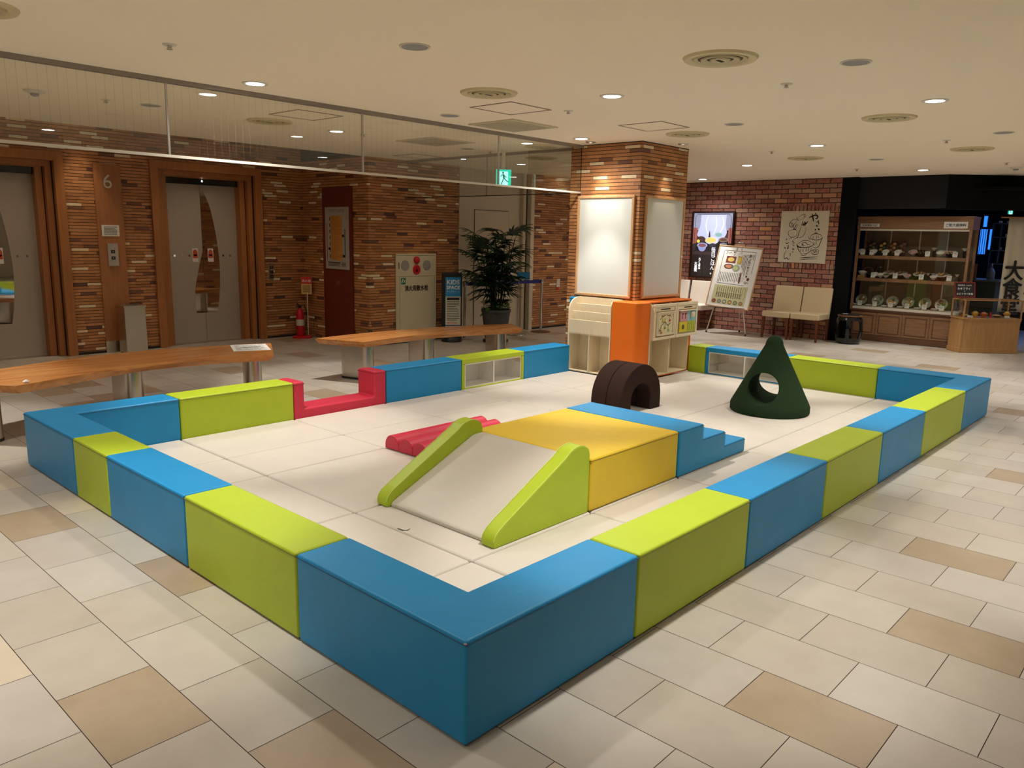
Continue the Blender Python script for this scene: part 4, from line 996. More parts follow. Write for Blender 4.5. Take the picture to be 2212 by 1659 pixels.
# ================================================================== LIFT LOBBY
def text_rows(pp, mb, a0, a1, b0, b1, n, h, off, rnd, gap=.3):
    for k in range(n):
        b = b1-(b1-b0)*(k+.5)/n-h/2; a = a0; end = a1-(a1-a0)*(rnd.uniform(0, .3) if rnd.random() < .35 else 0)
        while a < end:
            l_ = rnd.uniform(1.5, 5)*h; pp.rect(mb, a, b, min(a+l_, end), b+h, off); a += l_+h*gap
def lobby():
    rnd = random.Random(11)
    y = YL
    t = thing('floor_number_panel', 'tall wooden wall panel with a metal 6 between the two lifts', 'wall panel', (2.325, y-.02, 0))
    mb = MB(); mb.box(2.17, 2.48, y-.022, y-.001, .001, 2.272); mb.build('panel', M['panel_wood'], t, bevel=.002, seg=1)
    mb = MB(); mb.box(2.168, 2.482, y-.026, y-.0225, .002, .14); mb.build('kick_plate', M['brushed'], t)
    pp = Panel((2.17, y-.022, 0), (1, 0, 0), (0, 0, 1))
    pp.text('6', .145, 1.985, .235, M['brushed'], t, .012, 'CENTER', name='number')
    for nm, lb, a0, a1, z0, z1 in (('notice', 'white notice with a warning triangle above the lift call buttons', 2.214, 2.416, 1.418, 1.552),):
        n = thing(nm, lb, 'notice', ((a0+a1)/2, y-.03, z0)); q = Panel((a0, y-.0235, z0), (1, 0, 0), (0, 0, 1)); w_, h_ = a1-a0, z1-z0
        mb = MB(); q.slab(mb, 0, 0, w_, h_, 0, .002); mb.build('sheet', M['paper'], n)
        mb = MB(); text_rows(q, mb, .025, w_-.025, .015, h_-.015, 6, .008, .003, rnd); q.stroke(mb, [(.1, .1), (.055, .025), (.15, .025)], .004, .0034, True); flat(mb, 'print', M['grey_ink'], n)
    def buttons(lb, a0, a1, z0, z1, n_, yy, two):
        n = thing('call_button_plate', lb, 'button panel', ((a0+a1)/2, yy, z0), 0, 'lift call button plates'); w_, h_ = a1-a0, z1-z0
        q = Panel((a0, yy, z0), (1, 0, 0), (0, 0, 1))
        mb = MB(); q.slab(mb, 0, 0, w_, h_, 0, .012); mb.build('plate', M['brushed'], n, bevel=.002, seg=1)
        for k in range(n_):
            b = h_*(.36+.28*k) if n_ == 2 else h_*(.2+.28*k)
            mb = MB(); q.slab(mb, w_*.3, b-.02, w_*.3+.045, b+.018, .012, .016); bt = mb.build('button', M['black'], n)
            mb = MB(); q.rect(mb, w_*.3+.018, b-.006, w_*.3+.027, b+.005, .0166); flat(mb, 'arrow_mark', M['white_ink'], bt)
    buttons('wide steel plate with two lift call buttons on the wooden panel', 2.262, 2.384, 1.06, 1.333, 2, y-.0235, True)
    buttons('narrow steel call button plate right of the right lift', 4.42, 4.50, .84, 1.068, 3, y-.001, False)
    # stainless waste bin
    t = thing('waste_bin', 'square brushed steel waste bin below the number panel', 'bin', (2.423, 8.44, 0))
    mb = MB(); mb.box(2.297, 2.549, 8.335, 8.556, .01, .566); mb.build('body', M['brushed'], t, bevel=.004, seg=2)
    mb = MB(); mb.box(2.29, 2.556, 8.33, 8.36, .566, .592); mb.box(2.29, 2.556, 8.53, 8.56, .566, .592); mb.box(2.29, 2.33, 8.36, 8.53, .566, .592); mb.box(2.51, 2.556, 8.36, 8.53, .566, .592); mb.build('rim', M['brushed'], t)
    mb = MB(); mb.box(2.33, 2.51, 8.36, 8.53, .566, .572); mb.build('opening', M['black'], t)
    mb = MB(); mb.box(2.31, 2.536, 8.345, 8.546, 0, .01); mb.build('foot', M['rubber'], t)
    # maroon guide pillar panel on the return wall (faces -x)
    x = 4.998
    t = thing('guide_panel', 'tall maroon wall panel on the side wall of the lift lobby', 'wall panel', (x, 7.75, 0))
    mb = MB(); mb.box(x-.03, x, 7.41, 8.09, .002, 2.13); mb.build('panel', M['maroon'], t, bevel=.003, seg=1)
    pp = Panel((x-.031, 8.09, 0), (0, -1, 0), (0, 0, 1))
    mb = MB(); text_rows(pp, mb, .31, .40, .80, .86, 3, .006, .001, rnd); flat(mb, 'small_mark', mat('faded_print', L(150, 110, 96), .6), t)
    g = thing('shop_guide_board', 'pale shop guide poster with an orange list on the maroon panel', 'sign', (x-.04, 7.73, 1.02))
    q = Panel((x-.032, 8.005, 1.018), (0, -1, 0), (0, 0, 1)); w_, h_ = .548, .846
    mb = MB(); q.slab(mb, 0, 0, w_, h_, 0, .012); mb.build('board', mat('guide_paper', L(168, 160, 150), .5), g)
    q.text('SHOP GUIDE', w_/2, .775, .062, M['grey_ink'], g, .013, 'CENTER')
    mb = MB(); q.rect(mb, .13, .12, .405, .73, .0135); lst = flat(mb, 'list_panel', mat('guide_orange', L(196, 132, 60), .6), g)
    mb = MB()
    for k in range(34): q.rect(mb, .135, .135+.0175*k, .135+rnd.uniform(.15, .265), .1385+.0175*k, .0145)
    flat(mb, 'list_print', mat('guide_brown', L(120, 74, 34), .7), lst)
    mb = MB(); q.rect(mb, .035, .13, .052, .62, .0135); flat(mb, 'red_bar', mat('guide_red', L(150, 80, 70), .6), g)
    mb = MB(); q.rect(mb, .455, .17, .478, .55, .0135); flat(mb, 'purple_bar', mat('guide_purple', L(96, 84, 110), .6), g)
    mb = MB()
    for a, b in ((.40, .44), (.41, .165), (.075, .26)): q.rect(mb, a, b, a+.05, b+.035, .014)
    for k in range(7): q.rect(mb, .108, .15+.085*k, .124, .20+.085*k, .014)
    q.rect(mb, .06, .085, .35, .097, .014); text_rows(q, mb, .06, .35, .04, .08, 3, .006, .014, rnd); text_rows(q, mb, .38, .48, .04, .10, 4, .006, .014, rnd)
    flat(mb, 'print', M['ink'], g)
    # fire extinguisher on a red disc, with its sign post
    ex, ey = 4.80, 8.42
    t = thing('extinguisher_sign', 'red and white fire extinguisher sign on a thin post and red disc base', 'sign', (ex+.06, ey+.02, 0))
    mb = MB(); mb.lathe([(.145, 0), (.142, .02), (.12, .03)], ex+.0, ey+.0, 0, 36); mb.build('base', M['red_plastic'], t, smooth=True)
    mb = MB(); mb.tube([(ex+.10, ey-.005, .03), (ex+.10, ey-.005, .66)], .007, 8); mb.build('post', M['white_plastic'], t)
    qx = Panel((ex-.005, ey-.075, .625), (.80, -.6, 0), (0, 0, 1))
    qx = Panel((ex+.04, ey+.055, .63), (.70, -.71, 0), (0, 0, 1))
    mb = MB(); qx.slab(mb, 0, 0, .15, .25, 0, .004); mb.build('plate', M['kraft'], t)
    mb = MB(); qx.rect(mb, 0, .15, .15, .25, .005); flat(mb, 'red_field', M['sign_red'], t)
    qx.text('消火器', .075, .175, .045, M['white_ink'], t, .006, 'CENTER')
    mb = MB(); text_rows(qx, mb, .02, .13, .02, .13, 4, .008, .005, rnd); flat(mb, 'print', M['ink'], t)
    e = thing('fire_extinguisher', 'small red fire extinguisher standing in the lobby corner', 'fire extinguisher', (ex, ey, .031))
    mb = MB(); mb.lathe([(.05, 0), (.056, .01), (.056, .31), (.045, .36), (.024, .385), (.024, .40)], ex-.03, ey, .031, 28); mb.build('cylinder', M['red_plastic'], e, smooth=True)
    mb = MB(); mb.lathe([(.0568, .15), (.0568, .24)], ex-.03, ey, .031, 28, False, False); mb.build('instruction_label', mat('label_paper', L(200, 190, 170), .5), e)
    mb = MB(); mb.lathe([(.018, .4), (.018, .44)], ex-.03, ey, .031, 16); mb.tube([(ex-.03, ey, .47), (ex-.09, ey-.02, .50)], .009, 6); mb.tube([(ex-.03, ey, .46), (ex-.10, ey-.02, .46)], .007, 6); mb.build('valve_handle', M['black'], e)
    mb = MB(); mb.tube([(ex-.03, ey, .45), (ex+.02, ey-.03, .48), (ex+.045, ey-.05, .40), (ex+.04, ey-.045, .22), (ex+.035, ey-.04, .16)], .009, 8); mb.build('hose', M['black'], e)
    # hydrant cabinet in the projecting wall
    t = thing('hydrant_cabinet', 'tall ivory steel fire hydrant cabinet with red bell, in the strip-tiled wall', 'cabinet', (5.815, 7.06, 0))
    q = Panel((5.445, 7.069, 0), (1, 0, 0), (0, 0, 1)); w_ = .735
    mb = MB(); q.frame(mb, 0, .01, w_, 1.25, .022, 0, .02); q.slab(mb, .022, .935, w_-.022, .955, 0, .018); mb.build('frame', M['cabinet_ivory'], t, bevel=.002, seg=1)
    mb = MB(); q.slab(mb, .022, .955, w_-.022, 1.228, 0, .012); mb.build('upper_panel', M['cabinet_ivory'], t)
    mb = MB(); q.slab(mb, .075, .034, w_-.026, .932, 0, .014); d = mb.build('door', M['cabinet_ivory'], t, bevel=.002, seg=1)
    mb = MB(); q.slab(mb, .022, .032, .072, .935, 0, .006); mb.build('hinge_channel', M['pale_plastic'], t)
    for a in (.165, .565):
        mb = MB(); mb.at(Matrix.Translation(q.p(a, 1.085, .012)) @ Matrix.Rotation(PI/2, 4, 'X')); mb.lathe([(.072, 0), (.07, .006), (.001, .007)], seg=32, cap1=False); mb.build('speaker_grille', M['grey_mesh'], t)
    mb = MB(); mb.at(Matrix.Translation(q.p(.37, 1.16, .012)) @ Matrix.Rotation(PI/2, 4, 'X')); mb.lathe([(.052, 0), (.05, .02), (.035, .04), (.01, .05)], seg=28); mb.build('red_lamp', M['red_plastic'], t, smooth=True)
    mb = MB(); mb.at(Matrix.Translation(q.p(.37, 1.025, .012)) @ Matrix.Rotation(PI/2, 4, 'X')); mb.lathe([(.068, 0), (.066, .014), (.05, .02), (.03, .012)], seg=32); c = mb.build('alarm_button', M['red_plastic'], t, smooth=True)
    mb = MB(); mb.at(Matrix.Translation(q.p(.37, 1.015, .026)) @ Matrix.Rotation(PI/2, 4, 'X')); mb.lathe([(.016, 0), (.014, .008)], seg=16); mb.build('push_cap', M['black'], c)
    mb = MB(); q.slab(mb, .05, 1.04, .06, 1.13, .012, .016); mb.build('handle_slot', M['dark_slot'], t)
    mb = MB(); q.rect(mb, .09, .825, .17, .915, .0155); gm = flat(mb, 'green_sticker', M['green_print'], t)
    mb = MB(); q.stroke(mb, [(.11, .845), (.115, .88), (.125, .895)], .012, .0165); q.rect(mb, .14, .85, .155, .885, .0165); q.ell(mb, .122, .895, .009, .009, .017, 12); flat(mb, 'sticker_figure', M['white_ink'], gm)
    q.text('消火用散水栓', .37, .735, .086, M['ink'], t, .0155, 'CENTER', name='lettering', bold=.003, sx=.84)
    # small push button on the right strip-tile wall
    t = thing('wall_switch', 'small grey and red wall switch on the strip tiles right of the palm', 'switch', (8.95, 7.03, .74))
    q = Panel((8.90, 7.0295, .68), (1, 0, 0), (0, 0, 1)); mb = MB(); q.slab(mb, 0, 0, .085, .14, 0, .012); mb.build('plate', M['brushed'], t)
    mb = MB(); q.slab(mb, .015, -.045, .07, -.004, 0, .006); mb.build('red_tag', M['sign_red'], t)
    # KIDS SPACE sign stand
    k = thing('sign_stand', 'black standing sign with a blue KIDS SPACE top, near the hydrant cabinet', 'sign stand', (6.235, 6.77, 0), math.radians(-35))
    mb = MB(); mb.lathe([(.15, 0), (.15, .055), (.135, .075)], seg=36); mb.build('base', M['black'], k, local=True, smooth=True)
    mb = MB(); mb.box(-.145, .145, -.025, .025, .07, .988); mb.build('body', M['black'], k, local=True, bevel=.004, seg=1)
    W = wm(k); q = Panel(W @ Vector((-.095, -.026, .10)), W.to_3x3() @ Vector((1, 0, 0)), (0, 0, 1))
    mb = MB(); q.rect(mb, 0, .55, .22, .825, .001); bl = flat(mb, 'blue_header', M['sky_print'], k)
    mb = MB(); q.rect(mb, 0, .06, .22, .55, .001); flat(mb, 'notice_sheet', mat('sign_paper', L(206, 204, 186), .5), k)
    q.text('KIDS', .11, .725, .088, M['white_ink'], k, .002, 'CENTER', bold=.002); q.text('SPACE', .11, .655, .068, M['white_ink'], k, .002, 'CENTER', bold=.002)
    q.text('キッズスペース', .11, .612, .026, M['white_ink'], k, .002, 'CENTER')
    mb = MB(); q.rect(mb, .02, .50, .20, .535, .002); text_rows(q, mb, .02, .20, .2, .49, 12, .008, .002, rnd); q.rect(mb, .035, .08, .075, .12, .003); text_rows(q, mb, .09, .2, .075, .12, 4, .005, .002, rnd); flat(mb, 'print', M['ink'], k)
    mb = MB(); text_rows(q, mb, .02, .17, .16, .18, 1, .01, .002, rnd); flat(mb, 'red_print', M['sign_red'], k)
    mb = MB(); q.rect(mb, .0, .128, .22, .14, .0025); flat(mb, 'navy_band', M['navy'], k)
lobby()
def stanchions():
    pts = [((6.524, 6.80), 'steel belt post standing between the sign stand and the palm', .115), ((8.158, 6.72), 'steel belt post right of the palm on a round brown base', .16)]
    for (x, y), lb, rb in pts:
        t = thing('belt_post', lb, 'belt post', (x, y, 0), 0, 'steel posts of the belt barrier')
        mb = MB(); mb.lathe([(rb, 0), (rb, .008), (rb*.6, .018), (.03, .024)], x, y, 0, 36); mb.build('base', M['brushed'] if rb < .15 else mat('bronze_base', L(120, 92, 70), .35, .6), t, smooth=True)
        mb = MB(); mb.cyl(x, y, .02, .80, .021, 20); mb.build('post', M['chrome'], t, smooth=True)
        mb = MB(); mb.lathe([(.032, .775), (.034, .78), (.034, .85), (.03, .858)], x, y, 0, 24); mb.build('belt_head', M['chrome'], t, smooth=True)
    (x0, y0), (x1, y1) = pts[0][0], pts[1][0]
    t = thing('barrier_belt', 'dark blue barrier belt stretched between the two steel posts', 'barrier belt', ((x0+x1)/2, (y0+y1)/2, .8))
    d = Vector((x1-x0, y1-y0, 0)).normalized(); a = Vector((x0, y0, 0))+d*.035; b = Vector((x1, y1, 0))-d*.035; q = Panel((a.x, a.y, .79), d, (0, 0, 1))
    mb = MB(); q.slab(mb, 0, 0, (b-a).length, .05, -.0015, .0015); mb.build('belt', M['navy'], t)
    x, y = 7.56, 6.64
    t = thing('ring_base_stand', 'thin pole stand with a ring base and small blue sign behind the palm', 'sign stand', (x, y, 0))
    mb = MB(); mb.torus(x-.02, y+.04, .008, .14, .008); mb.tube([(x-.16, y+.04, .008), (x+.12, y+.04, .008)], .006); mb.build('ring_base', M['chrome'], t, smooth=True)
    mb = MB(); mb.tube([(x, y+.04, .01), (x, y+.04, .88)], .009, 10); mb.build('pole', M['chrome'], t, smooth=True)
    q = Panel((x-.06, y+.02, .87), (.8, -.6, 0), (0, 0, 1)); mb = MB(); q.slab(mb, 0, 0, .2, .11, 0, .006); mb.build('sign_plate', M['sky_print'], t)
stanchions()
def palm():
    x, y = 6.70, 6.33; rnd = random.Random(21)
    p = thing('planter', 'large round dark grey planter holding the palm', 'planter', (x, y, 0))
    mb = MB(); mb.lathe([(.165, 0), (.185, .01), (.185, .035), (.17, .04)], x, y, 0, 40); mb.build('saucer', M['black'], p, smooth=True)
    mb = MB(); mb.lathe([(.145, .036), (.155, .045), (.205, .43), (.218, .44), (.218, .475), (.195, .475), (.19, .44)], x, y, 0, 44, cap1=False); mb.build('pot', M['pot'], p, smooth=True)
    mb = MB(); mb.lathe([(.0005, .44), (.19, .44)], x, y, 0, 32, False, False); mb.build('soil', M['soil'], p)
    t = thing('potted_palm', 'tall bushy lady palm with dark fan leaves in the grey planter', 'potted plant', (x, y, .44))
    tips = []
    for k in range(18):
        a = rnd.uniform(0, 2*PI); r0 = rnd.uniform(.01, .09); sp = rnd.uniform(.02, .28); h = rnd.uniform(.55, 1.10)
        b = Vector((x+r0*math.cos(a), y+r0*math.sin(a), .44)); e = Vector((x+(r0+sp)*math.cos(a), y+(r0+sp)*math.sin(a), .44+h)); m_ = (b+e)/2+Vector((0, 0, .06))
        mb = MB(); mb.tube([b, m_*.5+(b+(e-b)*.5)*.5, e], .009, 6, .006); mb.build('cane', M['cane'], t); tips.append((b, e, a))
    def frond(base, dirv, size):
        mb = MB(); d = dirv.normalized(); side = d.cross(Vector((0, 0, 1))); side = side.normalized() if side.length > .05 else Vector((1, 0, 0)); up = side.cross(d).normalized()
        stem = base+d*size*.55+up*.02; mb.tube([base, (base+stem)/2+up*.015, stem], .0035, 5)
        n = rnd.randint(8, 11)
        for i in range(n):
            ang = math.radians(-78+156*i/(n-1)+rnd.uniform(-5, 5)); ld = (d*math.cos(ang)+side*math.sin(ang)).normalized(); ln = size*rnd.uniform(.75, 1.0)*(1-.18*abs(ang)); wv = .015
            nn = ld.cross(up).normalized(); prev = None
            for j in range(5):
                s_ = j/4; dr = -.10*size*4*s_**2*(.6+abs(ang)*.3); c_ = stem+ld*ln*s_+Vector((0, 0, 1))*dr*.6+up*.02*math.sin(PI*s_)
                w_ = wv*(.35+1.0*math.sin(PI*min(1, s_*1.05+.12))) if j < 4 else .001
                L0, R0 = mb.v(*(c_-nn*w_+up*.004)), mb.v(*(c_+nn*w_+up*.004)); C0 = mb.v(*(c_-up*.003))
                if prev: mb.bm.faces.new((prev[0], prev[2], C0, L0)); mb.bm.faces.new((prev[2], prev[1], R0, C0))
                prev = (L0, R0, C0)
        mb.build('frond', M['leaf'], t)
    for b, e, a in tips:
        for q in range(5):
            f_q = 1-.17*q; base = b+(e-b)*f_q; aa = a+rnd.uniform(-1.6, 1.6)+q*2.4; el = rnd.uniform(.25, 1.1) if q < 2 else rnd.uniform(-.1, .6)
            frond(base, Vector((math.cos(aa)*math.cos(el), math.sin(aa)*math.cos(el), math.sin(el))), rnd.uniform(.26, .36))
    for q in range(4):
        aa = rnd.uniform(0, 2*PI); frond(Vector((x, y, .5)), Vector((math.cos(aa), math.sin(aa), .45)), .2)
    v = thing('pothos_plant', 'low green pothos leaves spilling over the planter rim', 'potted plant', (x, y, .44))
    for k in range(12):
        a = 2*PI*k/12+rnd.uniform(-.2, .2); mb = MB()
        for j in range(7):
            r = rnd.uniform(.06, .235); z = .50+rnd.uniform(-.02, .10)-(.12 if r > .215 and rnd.random() < .5 else 0)
            aj = a+rnd.uniform(-.25, .25); c = Vector((x+r*math.cos(aj), y+r*math.sin(aj), z)); s_ = rnd.uniform(.03, .05)
            d = Vector((math.cos(aj+rnd.uniform(-.6, .6)), math.sin(aj+rnd.uniform(-.6, .6)), rnd.uniform(-.7, .5))).normalized(); sd = d.cross(Vector((0, 0, 1))).normalized()
            pts = [c-d*s_, c-d*s_*.5+sd*s_*.75, c+d*s_*.4+sd*s_*.55, c+d*s_*1.3, c+d*s_*.4-sd*s_*.55, c-d*s_*.5-sd*s_*.75]
            mb.face([tuple(q) for q in pts]); mb.tube([c-d*s_, Vector((x+.8*r*math.cos(aj), y+.8*r*math.sin(aj), .445))], .002, 4)
        mb.build('leaf_cluster', M['ivy'], v)
palm()

# ================================================================== RESTAURANT FRONT
def make_chair(m, name_lb):
    t = thing('waiting_chair', name_lb, 'chair', (0, 0, 0), 0, 'padded waiting chairs along the brick wall')
    wd = .455
    mb = MB(); mb.box(-.24, .20, -wd/2, wd/2, .335, .43); mb.build('seat', m, t, local=True, bevel=.018, seg=3)
    mb = MB(); mb.prism([(.145, .40), (.205, .40), (.262, .815), (.215, .822)], 'y', -wd/2, wd/2); mb.build('backrest', m, t, local=True, bevel=.014, seg=3)
    for sx in (-1, 1):
        for sy in (-1, 1):
            mb = MB(); x1 = -.215 if sx < 0 else .18; x0 = x1-(.012 if sx < 0 else -.03); y = sy*(wd/2-.03)
            a = [mb.v(x1+dx*.022, y+dy*.022, .34) for dx, dy in ((-1, -1), (1, -1), (1, 1), (-1, 1))]; b = [mb.v(x0+dx*.014, y+sy*.004+dy*.014, 0) for dx, dy in ((-1, -1), (1, -1), (1, 1), (-1, 1))]
            mb.bm.faces.new(a); mb.bm.faces.new(b[::-1])
            for i in range(4): mb.bm.faces.new((b[i], b[(i+1) % 4], a[(i+1) % 4], a[i]))
            mb.build('leg', M['chair_leg'], t, local=True)
    return t
c0 = make_chair(M['chair_vinyl'], 'cream padded chair next to the black pillar, below the ink drawing'); c0.location = (10.725, 3.345, 0)
dup(c0, (10.725, 3.815, 0), 'cream padded chair under the left part of the ink drawing')
c1 = make_chair(M['chair_white'], 'white padded chair partly hidden behind the menu board'); c1.location = (10.725, 5.37, 0)
dup(c1, (10.725, 5.87, 0), 'white padded chair mostly hidden by the tiled pillar')

def lightbox():
    x = 10.998; t = thing('poster_lightbox', 'lit poster of a meal tray in a dark frame behind the menu board', 'poster', (x, 5.27, .88))
    w_, h_ = .80, 1.14; p = Panel((x, 5.678, .872), (0, -1, 0), (0, 0, 1))
    mb = MB(); p.frame(mb, 0, 0, w_, h_, .028, 0, .045); mb.build('frame', M['dark_frame'], t, bevel=.003, seg=1)
    def em(n, c, s=.55): return mat('poster_'+n, L(*c), .3, emit=s)
    def layer(n, c, fn, off, s=.55):
        mb = MB(); fn(mb, off); return flat(mb, n, em(n, c, s), t)
    layer('print_ground', (70, 58, 62), lambda m, o: p.rect(m, .028, .028, w_-.028, h_-.028, o), .02, .25)
    layer('apron_side', (140, 142, 170), lambda m, o: p.rect(m, .028, .82, w_-.028, h_-.028, o), .022)
    layer('sleeve', (160, 96, 88), lambda m, o: (p.poly(m, [(.028, .58), (.10, .60), (.11, .86), (.028, .86)], o), p.poly(m, [(w_-.11, .60), (w_-.028, .60), (w_-.028, .86), (w_-.10, .86)], o)), .023, .35)
    layer('apron', (178, 184, 226), lambda m, o: p.poly(m, curve([(.17, 1.08), (.16, .9), (.11, .76), (.15, .70), (.4, .66), (.6, .68), (.67, .78), (.64, .9), (.65, 1.08)], 3), o), .024, .55)
    layer('apron_fold', (206, 212, 246), lambda m, o: [p.stroke(m, curve(q, 4), .014, o, taper=True) for q in ([(.3, 1.06), (.27, .9), (.33, .72)], [(.45, 1.06), (.47, .9), (.42, .74)], [(.58, 1.05), (.6, .9), (.52, .74)])], .0245, .6)
    layer('tray', (44, 40, 46), lambda m, o: p.poly(m, [(.07, .46), (.12, .66), (.70, .66), (.74, .46)], o), .025, .2)
    layer('print_base', (46, 40, 42), lambda m, o: p.rect(m, .03, .03, w_-.03, .40, o), .0255, .2)
    for n, a, b, ra, rb, c, o in (('blue_bowl', .22, .56, .10, .045, (150, 164, 214), .027), ('bowl_side', .22, .525, .075, .07, (140, 152, 204), .0265), ('bean_rice', .22, .56, .075, .032, (130, 84, 94), .028), ('plate', .40, .645, .13, .065, (196, 200, 220), .0262),
                                  ('tempura', .38, .65, .10, .045, (230, 196, 110), .0285), ('green_bowl', .52, .745, .065, .035, (130, 168, 168), .0262), ('dark_bowl', .19, .665, .085, .05, (70, 52, 50), .026), ('side_dish', .62, .66, .09, .04, (130, 110, 104), .0262),
                                  ('side_food', .62, .66, .065, .024, (96, 66, 56), .027), ('soup_bowl', .42, .56, .06, .04, (56, 54, 66), .0275), ('small_plate', .62, .585, .07, .025, (120, 120, 128), .0265), ('lemon', .14, .63, .03, .03, (226, 208, 96), .028)):
        layer(n, c, lambda m, o_, a=a, b=b, ra=ra, rb=rb: p.ell(m, a, b, ra, rb, o_), o, .5)
    layer('sauce_bottle', (60, 20, 30), lambda m, o: p.poly(m, [(.33, .70), (.335, .76), (.35, .82), (.36, .76), (.37, .70)], o), .0275, .2)
    layer('border_line', (20, 18, 26), lambda m, o: p.stroke(m, [(.06, .07), (.06, 1.04), (.10, 1.09), (w_-.10, 1.09), (w_-.06, 1.04), (w_-.06, .07)], .006, o, True), .03, .0)
    layer('ring_print', (64, 54, 52), lambda m, o: p.stroke(m, [(.37+.1*math.cos(a), .26+.12*math.sin(a)) for a in [2*PI*i/30 for i in range(30)]], .014, o, True), .0265, .2)
    wi = mat('poster_white_letters', L(235, 236, 245), .4, emit=.7)
    p.text('天然の', .585, .53, .098, wi, t, .031, vertical=True); p.text('毎日ごはん。', .445, .53, .090, wi, t, .031, vertical=True)
    p.text('ろくまる', .19, .345, .058, wi, t, .031, vertical=True, bold=.0015); p.text('大食堂', .12, .27, .064, wi, t, .031, vertical=True, bold=.0015)
    g = MB(); p.rect(g, .028, .028, w_-.028, h_-.028, .036); flat(g, 'cover_glass', M['glass'], t)
lightbox()

